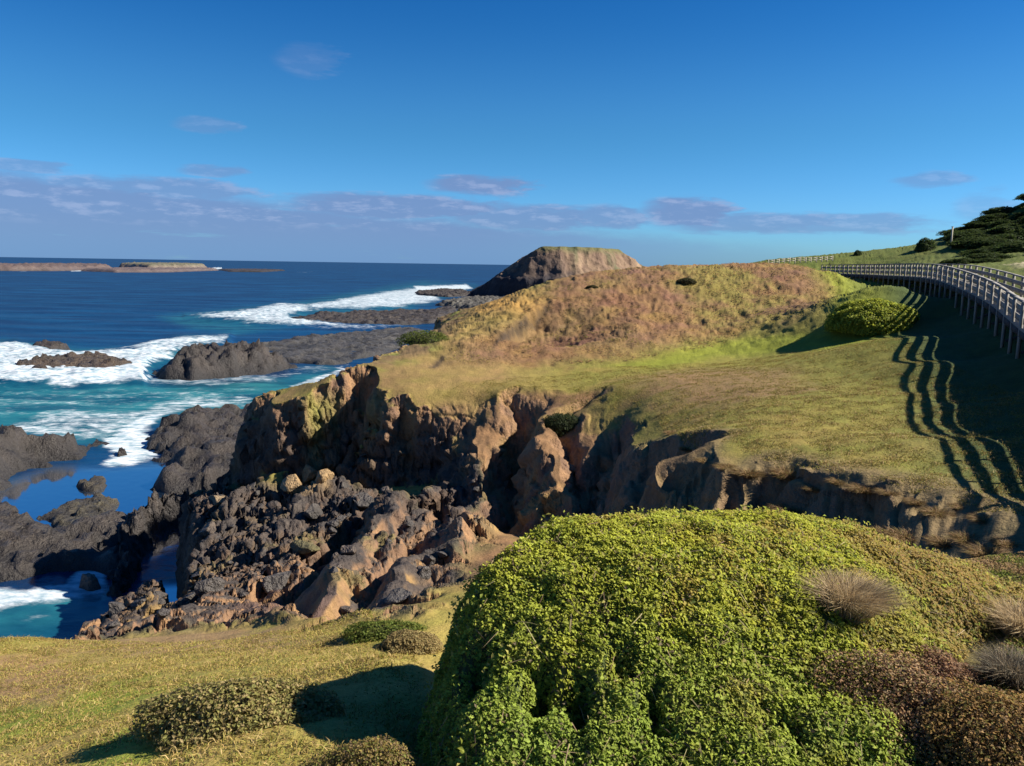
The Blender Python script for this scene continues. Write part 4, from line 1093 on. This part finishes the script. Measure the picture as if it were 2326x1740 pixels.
    def mat_of_blades(nm, poly, n, h, wid, cols, lean=.6, clump=.5, bend=.5):
        n = n // q
        pts, z = ground_pts(n, poly)
        k = fbm(pts[:, 0] * 1.2, pts[:, 1] * 1.2, 3, 77) + .4 * fbm(pts[:, 0] * 4, pts[:, 1] * 4, 2, 78)
        keep = k > -clump * 1.6 + .8 * RNG.random(n) - .4
        pts, z, k = pts[keep], z[keep], k[keep]; n = len(pts)
        base = np.column_stack([pts, z - .02])
        D = np.column_stack([RNG.normal(0, lean, n), RNG.normal(0, lean, n), np.ones(n)]); D /= np.linalg.norm(D, axis=1, keepdims=True)
        V, Fc = blades(base, D, h * (.7 + .5 * np.clip(k, -.5, 1)), wid, bend)
        c = pick(n, cols, jit=.3) * (1 + .3 * fbm(pts[:, 0] * .8, pts[:, 1] * .8, 2, 79))[:, None]
        o = mesh_np(nm, V, Fc, MBLADE, colors=np.repeat(c, 5, 0), smooth=False)
        return tag(o, kind='stuff')
    TER = [(-11, 5), (-14, 16)] + [P(*p) for p in [(-50,1450,-10.4), (150,1478,-10.6), (500,1450,-9.4), (840,1410,-8.8), (945,1470,-7)]] + [(-.9, 8.5), (-.8, 6.2), (-1.2, 4.2), (-3, 3.6)]
    mat_of_blades('terrace_grass', TER, 230000, .085, .006, [(.25, .215, .045), (.31, .235, .055), (.22, .23, .04), (.35, .245, .085), (.28, .18, .07)], .7)
    FLD = [P(*p) for p in [(1480,905,-6.0), (1560,990,-5.6), (1740,1046,-5.0), (1950,1078,-4.6), (2150,1120,-4.4), (2320,1170,-4.2)]] + [(15, 16), (17, 24), (16, 33), (10, 36)]
    FLW = FLD[:6] + [(15, 16), (17, 24), (18, 33), (20, 42), (17, 48), PD(1700, 800, 49)[:2], PD(1400, 832, 49)[:2], PD(1050, 850, 46)[:2], PD(1000, 872, 44.5)[:2], PD(1250, 874, 43)[:2]]
    mat_of_blades('field_grass', FLW, 300000, .085, .008, [(.23, .19, .042), (.28, .21, .055), (.20, .20, .035), (.31, .21, .08)], .7)
    mat_of_blades('tall_grass', TER, 70000, .17, .005, [(.29, .235, .065), (.36, .265, .085), (.24, .23, .05), (.39, .28, .12)], .55, -.12, .6)
    mat_of_blades('tall_grass', FLD, 80000, .17, .007, [(.26, .21, .06), (.31, .23, .08), (.21, .20, .045), (.33, .22, .10)], .55, -.12, .6)
    RF = [(4.6, 7.2), (5.8, 8.6), (6.2, 10.4), P(2150,1290,-4.4), P(2330,1240,-4.2), (10, 12), (9, 8), (6, 5), (3.6, 4.6), (3.4, 6.2)]
    mat_of_blades('dry_grass', RF, 60000, .10, .005, STRAW + [(.16, .105, .06), (.14, .13, .04)], .8)
    n = 70000 // q
    pts, z = ground_pts(n, RF)
    k = fbm(pts[:, 0] * 1.4, pts[:, 1] * 1.4, 3, 91)
    Pt = np.column_stack([pts, z + .07 * RNG.random(n) + .05 * np.clip(k, 0, 1)])
    V, Fc = leaves(Pt, np.tile([0.1, 0, 1.0], (n, 1)), .034, .8)
    c = lerp(pick(n, [(.16, .20, .035), (.20, .22, .035), (.13, .16, .03)], jit=.3), pick(n, [(.30, .185, .09), (.25, .16, .08), (.33, .23, .11)], jit=.3), sm(-.25, .15, k + .5 * (RNG.random(n) - .5)))
    tag(mesh_np('ground_cover', V, Fc, MLEAF, colors=np.repeat(c, 4, 0), smooth=False), kind='stuff')
    # leafy band of creeper between the terrace and the mound, and clumps of heath over the hill
    n = 26000 // q
    pts, z = ground_pts(n, [PD(*a)[:2] for a in [(1000,828,50.6), (1420,820,50.4), (1700,770,55), (1900,745,54), (1930,690,57.5), (1900,622,72), (1700,609,79), (1400,617,77), (1310,632,72), (1235,664,69), (1165,725,60), (1040,785,54.5)]])
    k = fbm(pts[:, 0] * .5, pts[:, 1] * .5, 4, 95)
    keep = k > -.05 + .5 * (RNG.random(n) - .5); pts, z, k = pts[keep], z[keep], k[keep]; n = len(pts)
    Pt = np.column_stack([pts, z + .12 * RNG.random(n) * np.clip(k + .4, .2, 1)])
    V, Fc = leaves(Pt, np.tile([0.5, -.2, 1.0], (n, 1)), .10, .4)
    b1 = fbm(pts[:, 0] * .12, pts[:, 1] * .12, 4, 81)
    c = lerp(pick(n, [(.21, .115, .06), (.26, .150, .06), (.17, .10, .065)], jit=.2), pick(n, [(.24, .19, .05), (.21, .18, .045)], jit=.3), sm(.0, .5, k + b1))
    tag(mesh_np('heath', V, Fc, MLEAF, colors=np.repeat(c, 4, 0), smooth=False), kind='stuff')

# ------------------------------------------------------------------ boulders
def boulder_mesh(seed, sq=.75):
    import bmesh
    bm = bmesh.new(); bmesh.ops.create_icosphere(bm, subdivisions=4, radius=1)
    V = np.array([v.co for v in bm.verts]); F = np.array([[v.index for v in f.verts] for f in bm.faces]); bm.free()
    # chop with a few planes so that it has facets
    rs = np.random.default_rng(seed)
    for _ in range(12):
        n = rs.normal(size=3); n /= np.linalg.norm(n); d = V @ n - rs.uniform(.42, .75)
        V = V - np.clip(d, 0, None)[:, None] * n * .9
    k = 1 + .16 * fbm3(V[:, 0] * 1.6, V[:, 1] * 1.6, V[:, 2] * 1.6 + seed, 4, seed)
    V = V * k[:, None] * [1, .8, sq]
    return V, F

def build_boulders():
    mr = MROCK
    vars_ = []
    for k in range(5):
        V, F = boulder_mesh(500 + k); vars_.append((V, F))
    lib = {}
    def make(kind, k, col):
        if (kind, k) not in lib:
            V, F = vars_[k]; n = np.clip(.5 + fbm3(V[:, 0] * 2, V[:, 1] * 2, V[:, 2] * 2, 3, k), 0, 1)
            c = lerp(np.array(col) * .75, np.array(col) * 1.25, n)
            me = mesh_np('boulder', V, F, mr, colors=c); lib[(kind, k)] = me.data; COL.objects.unlink(me); bpy.data.objects.remove(me)
        o = bpy.data.objects.new('boulder', lib[(kind, k)]); COL.objects.link(o); return o
    # three tan boulders on the ledge
    for (u, v, _z, s, lab) in [(670, 1115, -12.9, .85, 'tan boulder, leftmost of the three on the dark rock ledge'), (700, 1092, -12.6, .8, 'tan boulder in the middle of the three on the dark rock ledge'), (738, 1092, -12.5, .75, 'tan boulder, rightmost of the three on the dark rock ledge')]:
        x, y, _ = G(u, v); o = make('tan', int(u) % 5, (.30, .195, .09)); o.location = (x, y, float(Hs(x, y)[0]) + .25 * s); o.scale = (s, s, s); o.rotation_euler = (0, .1, u * .3)
        tag(o, lab, 'boulder')
    x, y, _ = G(500, 1150); o = make('tan', 1, (.21, .15, .085)); o.location = (x, y, float(Hs(x, y)[0]) + .1); o.scale = (1.0, .7, .6); tag(o, 'pale brown boulder on the dark ledge left of the three tan boulders', 'boulder')
    x, y, _ = G(690, 1262); o = make('moss', 2, (.10, .085, .035)); o.location = (x, y, float(Hs(x, y)[0]) + .2); o.scale = (.75, .6, .45); tag(o, 'mossy flat boulder in the middle of the rubble slope', 'boulder')
    cnt = 0; tries = 0
    while cnt < 60 and tries < 5000:
        tries += 1
        u = RNG.uniform(240, 1120); v = RNG.uniform(1060, 1450)
        x, y, z = G(u, v)
        a = np.array([x]), np.array([y])
        if rockw(*a)[0] < .75: continue
        zz = float(H(*a)[0])
        if abs(zz - z) > .5 or zz < -16: continue
        s = min(.75, .16 + RNG.exponential(.14))
        o = make('basalt', int(RNG.integers(5)), (.062, .053, .046)) if RNG.random() < .8 else make('brown', int(RNG.integers(5)), (.09, .068, .052))
        o.location = (x, y, zz + CAM_Z + .12 * s); o.scale = (s, s, s * RNG.uniform(.6, 1)); o.rotation_euler = tuple(RNG.uniform(-.5, .5, 2)) + (RNG.uniform(0, 6.28),)
        tag(o, 'dark basalt boulder among the rubble below the cliff', 'boulder', 'boulders scattered over the rubble slope'); cnt += 1

# ------------------------------------------------------------------ boardwalk, fence, posts
def build_boardwalk():
    wood = plain_mat('WeatheredTimber', (.23, .215, .19), .85, .3, 5, (1, 1, .3))
    dark = plain_mat('DarkTimber', (.045, .042, .045), .85, .3, 5)
    root = tag(empty('boardwalk', (19.2, 30, CAM_Z - 4.2)), 'long curved timber boardwalk on posts with railings, climbing past the hill on the right', 'boardwalk')
    loc = np.array(root.location)
    c, d, n = bw_frames(.16)                          # deck planks
    m = MB()
    for i in range(0, len(c)):
        a = c[i] + [0, 0, CAM_Z] - loc; b = a + n[i] * BW_W
        m.bar(a - n[i] * .05, b + n[i] * .05, .145, .05)
    m.build('deck', wood, root)
    c, d, n = bw_frames(2.0)
    up = np.array([0, 0, 1.0])
    def strip(name, off, z, w, h, mat):
        q = MB()
        for i in range(len(c) - 1):
            a = c[i] + n[i] * off + up * z + [0, 0, CAM_Z] - loc; b = c[i + 1] + n[i + 1] * off + up * z + [0, 0, CAM_Z] - loc
            q.bar(a, b, w, h)
        return q.build(name, mat, root)
    for off in (-.02, BW_W + .02): strip('fascia', off, -.17, .06, .28, dark)
    for off in (.5, 1.5): strip('beam', off, -.16, .1, .25, dark)
    for off in (0.02, BW_W - .02):
        for z, w, h in ((.30, .04, .24), (.70, .04, .22)): strip('rail', off + (.05 if off < 1 else -.05), z, w, h, wood)
        strip('top_rail', off, 1.04, .16, .06, wood)
    # posts: through the deck from the ground to the rail
    gz = {}
    for i in range(0, len(c), 1):
        for off in (0.0, BW_W):
            p = c[i] + n[i] * off
            g = float(H(np.array([p[0]]), np.array([p[1]]))[0])
            q = MB(); x = np.array([p[0], p[1], CAM_Z]) - loc
            q.bar(x + up * min(g - .3, p[2] - .5) , x + up * (p[2] + 1.0), .11, .11, (0, 1, 0))
            q.build('post', wood, root)
    # cross bracing under the near side
    for i in range(2, len(c) - 3, 2):
        p = c[i]; g = float(H(np.array([p[0]]), np.array([p[1]]))[0])
        if p[2] - g < 1.0: continue
        q = MB(); x0 = p + n[i] * .1 + [0, 0, CAM_Z] - loc; x1 = p + n[i] * 1.9 + [0, 0, CAM_Z] - loc
        q.bar(x0 - up * (p[2] - g) * .8, x1 - up * .35, .05, .12); q.build('brace', dark, root)
    # pale fence on the skyline of the grass slope
    fw = plain_mat('PaleTimber', (.40, .36, .28), .85, .2, 4)
    f = tag(empty('fence', (*PD(1850, 595, 107)[:2], CAM_Z)), 'pale post and rail fence along the skyline of the grass slope', 'fence')
    fl = np.array(f.location)
    path = [PD(u, 600, 107) for u in np.linspace(1745, 1890, 13)]
    pts = []
    for x, y, _ in path: pts.append(np.array([x, y, float(Hs(x, y)[0])]))
    for zz in (.35, .62):
        q = MB()
        for a, b in zip(pts[:-1], pts[1:]): q.bar(a + up * zz - fl, b + up * zz - fl, .05, .12)
        q.build('rail', fw, f)
    for a in pts:
        q = MB(); q.bar(a - up * .3 - fl, a + up * .75 - fl, .11, .11, (0, 1, 0)); q.build('post', fw, f)
    x, y, _ = PD(2158, 580, 100); z = float(Hs(x, y)[0])
    p = tag(empty('marker_post', (x, y, z)), 'tall pale pole standing beside the dark scrub on the skyline', 'pole')
    q = MB(); q.bar((0, 0, -.3), (0, 0, 2.6), .14, .14, (0, 1, 0)); q.build('pole', fw, p)
    q = MB(); q.bar((-.12, 0, 2.62), (.12, 0, 2.62), .2, .06); q.build('cap', fw, p)

def build_waterfall():
    m = bpy.data.materials.new('FallingWater'); t = NT(m)
    p = t.n('ShaderNodeBsdfPrincipled', Roughness=.5); p.inputs['Base Color'].default_value = (.78, .80, .82, 1); t.out(p.outputs[0])
    def fall(u, v, w, h, label, zt):
        x, y = P(u, v, SEA)
        rs = np.random.default_rng(u); VV = []; FF = []; nr = max(2, int(w / .22)); nx, nz = 4, 22
        for r in range(nr):                                        # separate threads of water side by side
            cx = (r + .5) / nr * w - w / 2 + rs.normal() * .04; top = zt * rs.uniform(.7, 1.0); wd = .75 * w / nr * rs.uniform(.4, 1.0)
            V = []
            for i in range(nx):
                for j in range(nz):
                    k = j / (nz - 1)
                    V.append((cx + (i / (nx - 1) - .5) * wd * (.6 + .7 * k) + .05 * math.sin(j * .7 + r), -.8 * k ** 1.6 + .04 * rs.normal(), top * (1 - k) + .03))
            V = np.array(V); n = len(V); Fc = grid_faces(nx, nz); o0 = len(VV) * 2 * n
            VV.append(np.concatenate([V, V + [0, .12, 0]])); FF.append(np.concatenate([Fc, Fc[:, ::-1] + n]) + o0)
        V = np.concatenate(VV); F2 = np.concatenate(FF)
        o = mesh_np('waterfall', V, F2, m, loc=(x, y, 0)); tag(o, label, 'waterfall')
        return o
    fall(18, 1062, .5, 3, 'narrow white waterfall running down the dark sloping rock into the pool', 1.7)
    fall(245, 838, .7, 1, 'left of two thin white streams pouring off the long brown rock', 1.5)
    fall(288, 834, .7, 1, 'right of two thin white streams pouring off the long brown rock', 1.5)
# ------------------------------------------------------------------ sky, sun, camera
SUN_AZ, SUN_EL = math.radians(91), math.radians(37)      # from straight ahead towards the right; height

CLOUDS = [  # u, v of the middle, half width, half height in photo pixels, strength
    (90, 455, 330, 26, .95), (330, 430, 210, 22, .8), (480, 470, 120, 20, .7), (60, 376, 85, 11, .6), (485, 387, 60, 13, .6), (470, 286, 60, 16, .35), (235, 412, 70, 12, .55),
    (1095, 420, 105, 20, .95), (900, 472, 230, 26, .95), (1200, 497, 190, 26, .85), (1390, 492, 80, 24, .8), (1560, 482, 90, 30, .95), (1700, 505, 180, 20, .75), (1900, 512, 200, 18, .65),
    (2120, 408, 70, 14, .5), (2240, 470, 60, 26, .35), (700, 137, 60, 26, .22), (760, 460, 90, 15, .8),
]
def build_world():
    w = bpy.data.worlds.new('World'); SC.world = w; w.use_nodes = True
    t = NT.__new__(NT); t.t = w.node_tree; t.t.nodes.clear()
    STR = .1
    sky = t.n('ShaderNodeTexSky'); sky.sky_type = 'NISHITA'; sky.sun_disc = False
    sky.sun_elevation = SUN_EL; sky.sun_rotation = SUN_AZ; sky.altitude = 0
    sky.air_density = 1.0; sky.dust_density = .3; sky.ozone_density = 2.2
    dirv = t.n('ShaderNodeTexCoord').outputs['Generated']
    sep = t.n('ShaderNodeSeparateXYZ'); t.l(dirv, sep.inputs[0])
    az = t.math('ARCTAN2', sep.outputs[0], sep.outputs[1]); el = t.math('ARCSINE', sep.outputs[2])
    # deepen the blue
    hs = t.n('ShaderNodeHueSaturation'); hs.inputs['Saturation'].default_value = SKY_SAT; hs.inputs['Value'].default_value = SKY_VAL
    t.l(sky.outputs[0], hs.inputs['Color'])
    tint = t.mix(t.ramp(el, .16, .32), t.mix(t.ramp(el, .02, .165), SKY_LO, SKY_MID), SKY_HI)
    base = t.mix(1.0, hs.outputs[0], tint, 'MULTIPLY')
    # noise stretched along the horizon
    cmb = t.n('ShaderNodeCombineXYZ'); t.l(t.math('MULTIPLY', az, 14), cmb.inputs[0]); t.l(t.math('MULTIPLY', el, 52), cmb.inputs[1])
    n1 = t.noise(1.3, 9, .62, cmb.outputs[0]); 
    cm2 = t.n('ShaderNodeCombineXYZ'); t.l(t.math('MULTIPLY', az, 6), cm2.inputs[0]); t.l(t.math('MULTIPLY', el, 60), cm2.inputs[1])
    n2 = t.noise(1.0, 5, .6, cm2.outputs[0])
    d1 = t.math('SUBTRACT', n1, .5)
    azw = t.math('MULTIPLY_ADD', d1, .06, az); elw = t.math('MULTIPLY_ADD', t.math('SUBTRACT', n2, .5), .022, el)
    tot = None
    for u, v, ru, rv, k in CLOUDS:
        r = ray(u, v); r = r / np.linalg.norm(r); a0 = math.atan2(r[0], r[1]); e0 = math.asin(r[2])
        ra, re = ru / FOC * math.cos(a0), rv / FOC
        q1 = t.math('MULTIPLY', t.math('SUBTRACT', azw, a0), 1 / ra); q2 = t.math('MULTIPLY', t.math('SUBTRACT', elw, e0), 1 / re)
        dd = t.math('ADD', t.math('MULTIPLY', q1, q1), t.math('MULTIPLY', q2, q2))
        dd = t.math('ADD', dd, t.math('MULTIPLY_ADD', d1, 3.0, -.15))
        mk = t.math('MULTIPLY', t.ramp(dd, 1.75, .35), k)
        tot = mk if tot is None else t.math('MAXIMUM', tot, mk)
    # low bank along the horizon, higher on the left
    ed = t.math('MULTIPLY_ADD', az, -.072, .046)
    ed = t.math('ADD', ed, t.math('MULTIPLY', d1, .022))
    bank = t.ramp(t.math('SUBTRACT', el, ed), .012, -.010)
    gaps = t.ramp(n2, .60, .74)
    bank = t.math('MULTIPLY', bank, t.math('MULTIPLY_ADD', gaps, -.5, 1.0))
    bank = t.math('MULTIPLY', bank, t.ramp(az, .55, -.1))
    bank = t.math('MULTIPLY', bank, .95)
    tot = t.math('MAXIMUM', tot, bank)
    up = t.n('ShaderNodeVectorMath', operation='ADD'); t.l(cmb.outputs[0], up.inputs[0]); up.inputs[1].default_value = (.12, .30, 0)
    n1u = t.noise(1.3, 6, .62, up.outputs[0])
    lit = t.math('MULTIPLY', t.math('MULTIPLY', t.ramp(t.math('SUBTRACT', n1u, n1), -.02, .18), .75), t.ramp(el, .03, .055))
    s = 1 / STR
    cc = t.mix(lit, tuple(q * s for q in CLOUD_A), tuple(q * s for q in CLOUD_B))
    cc = t.mix(t.ramp(el, .045, .0), cc, tuple(q * s for q in CLOUD_C))
    col = t.mix(t.math('MULTIPLY', tot, .88), base, cc)
    bg = t.n('ShaderNodeBackground', Strength=STR); t.l(col, bg.inputs['Color'])
    o = t.n('ShaderNodeOutputWorld'); t.l(bg.outputs[0], o.inputs['Surface'])

SKY_SAT, SKY_VAL = 1.25, 1.0
SKY_LO, SKY_MID, SKY_HI = (.19, .405, .75), (.160, .378, .545), (.075, .302, .50)
CLOUD_A, CLOUD_B, CLOUD_C = (.088, .135, .255), (.17, .205, .32), (.078, .145, .28)

def build_light():
    L = bpy.data.lights.new('Sun', 'SUN'); L.energy = 5.0; L.angle = math.radians(.53); L.color = (1.0, .93, .82)
    o = bpy.data.objects.new('sun', L); COL.objects.link(o)
    from mathutils import Vector
    dv = Vector((math.sin(SUN_AZ) * math.cos(SUN_EL), math.cos(SUN_AZ) * math.cos(SUN_EL), math.sin(SUN_EL)))
    o.rotation_euler = dv.to_track_quat('Z', 'Y').to_euler(); o.location = dv * 80

def build_camera():
    from mathutils import Matrix
    c = bpy.data.cameras.new('Camera'); c.sensor_width = 36; c.lens = 36 * FOC / 2326; c.clip_end = 300000; c.clip_start = .1
    o = bpy.data.objects.new('camera', c); COL.objects.link(o)
    m = Matrix.Identity(4)
    for i, a in enumerate((R_, UP_, -F_)):
        for j in range(3): m[j][i] = float(a[j])
    m[2][3] = CAM_Z
    o.matrix_world = m; SC.camera = o

SC.view_settings.view_transform = 'Standard'; SC.view_settings.look = 'None'
SC.view_settings.exposure = 1.1; SC.view_settings.gamma = 1.0
SC.render.engine = 'CYCLES'
SC.cycles.max_bounces = 6; SC.cycles.diffuse_bounces = 2; SC.cycles.glossy_bounces = 3; SC.cycles.transparent_max_bounces = 4
SC.cycles.use_adaptive_sampling = True
MGROUND2 = ground_mat('ShadedStems', .3, 3, 20, .5, .05)
MLEAF = leaf_mat('Leaves', .48, .6, .15)
MBLADE = leaf_mat('GrassBlades', .25, .6, .15)
build_camera(); build_light(); build_world()
build_ground(); build_sea(); build_rocks()
if DO_THINGS:
    build_mound(); build_plants(); build_boulders(); build_boardwalk(); build_waterfall()
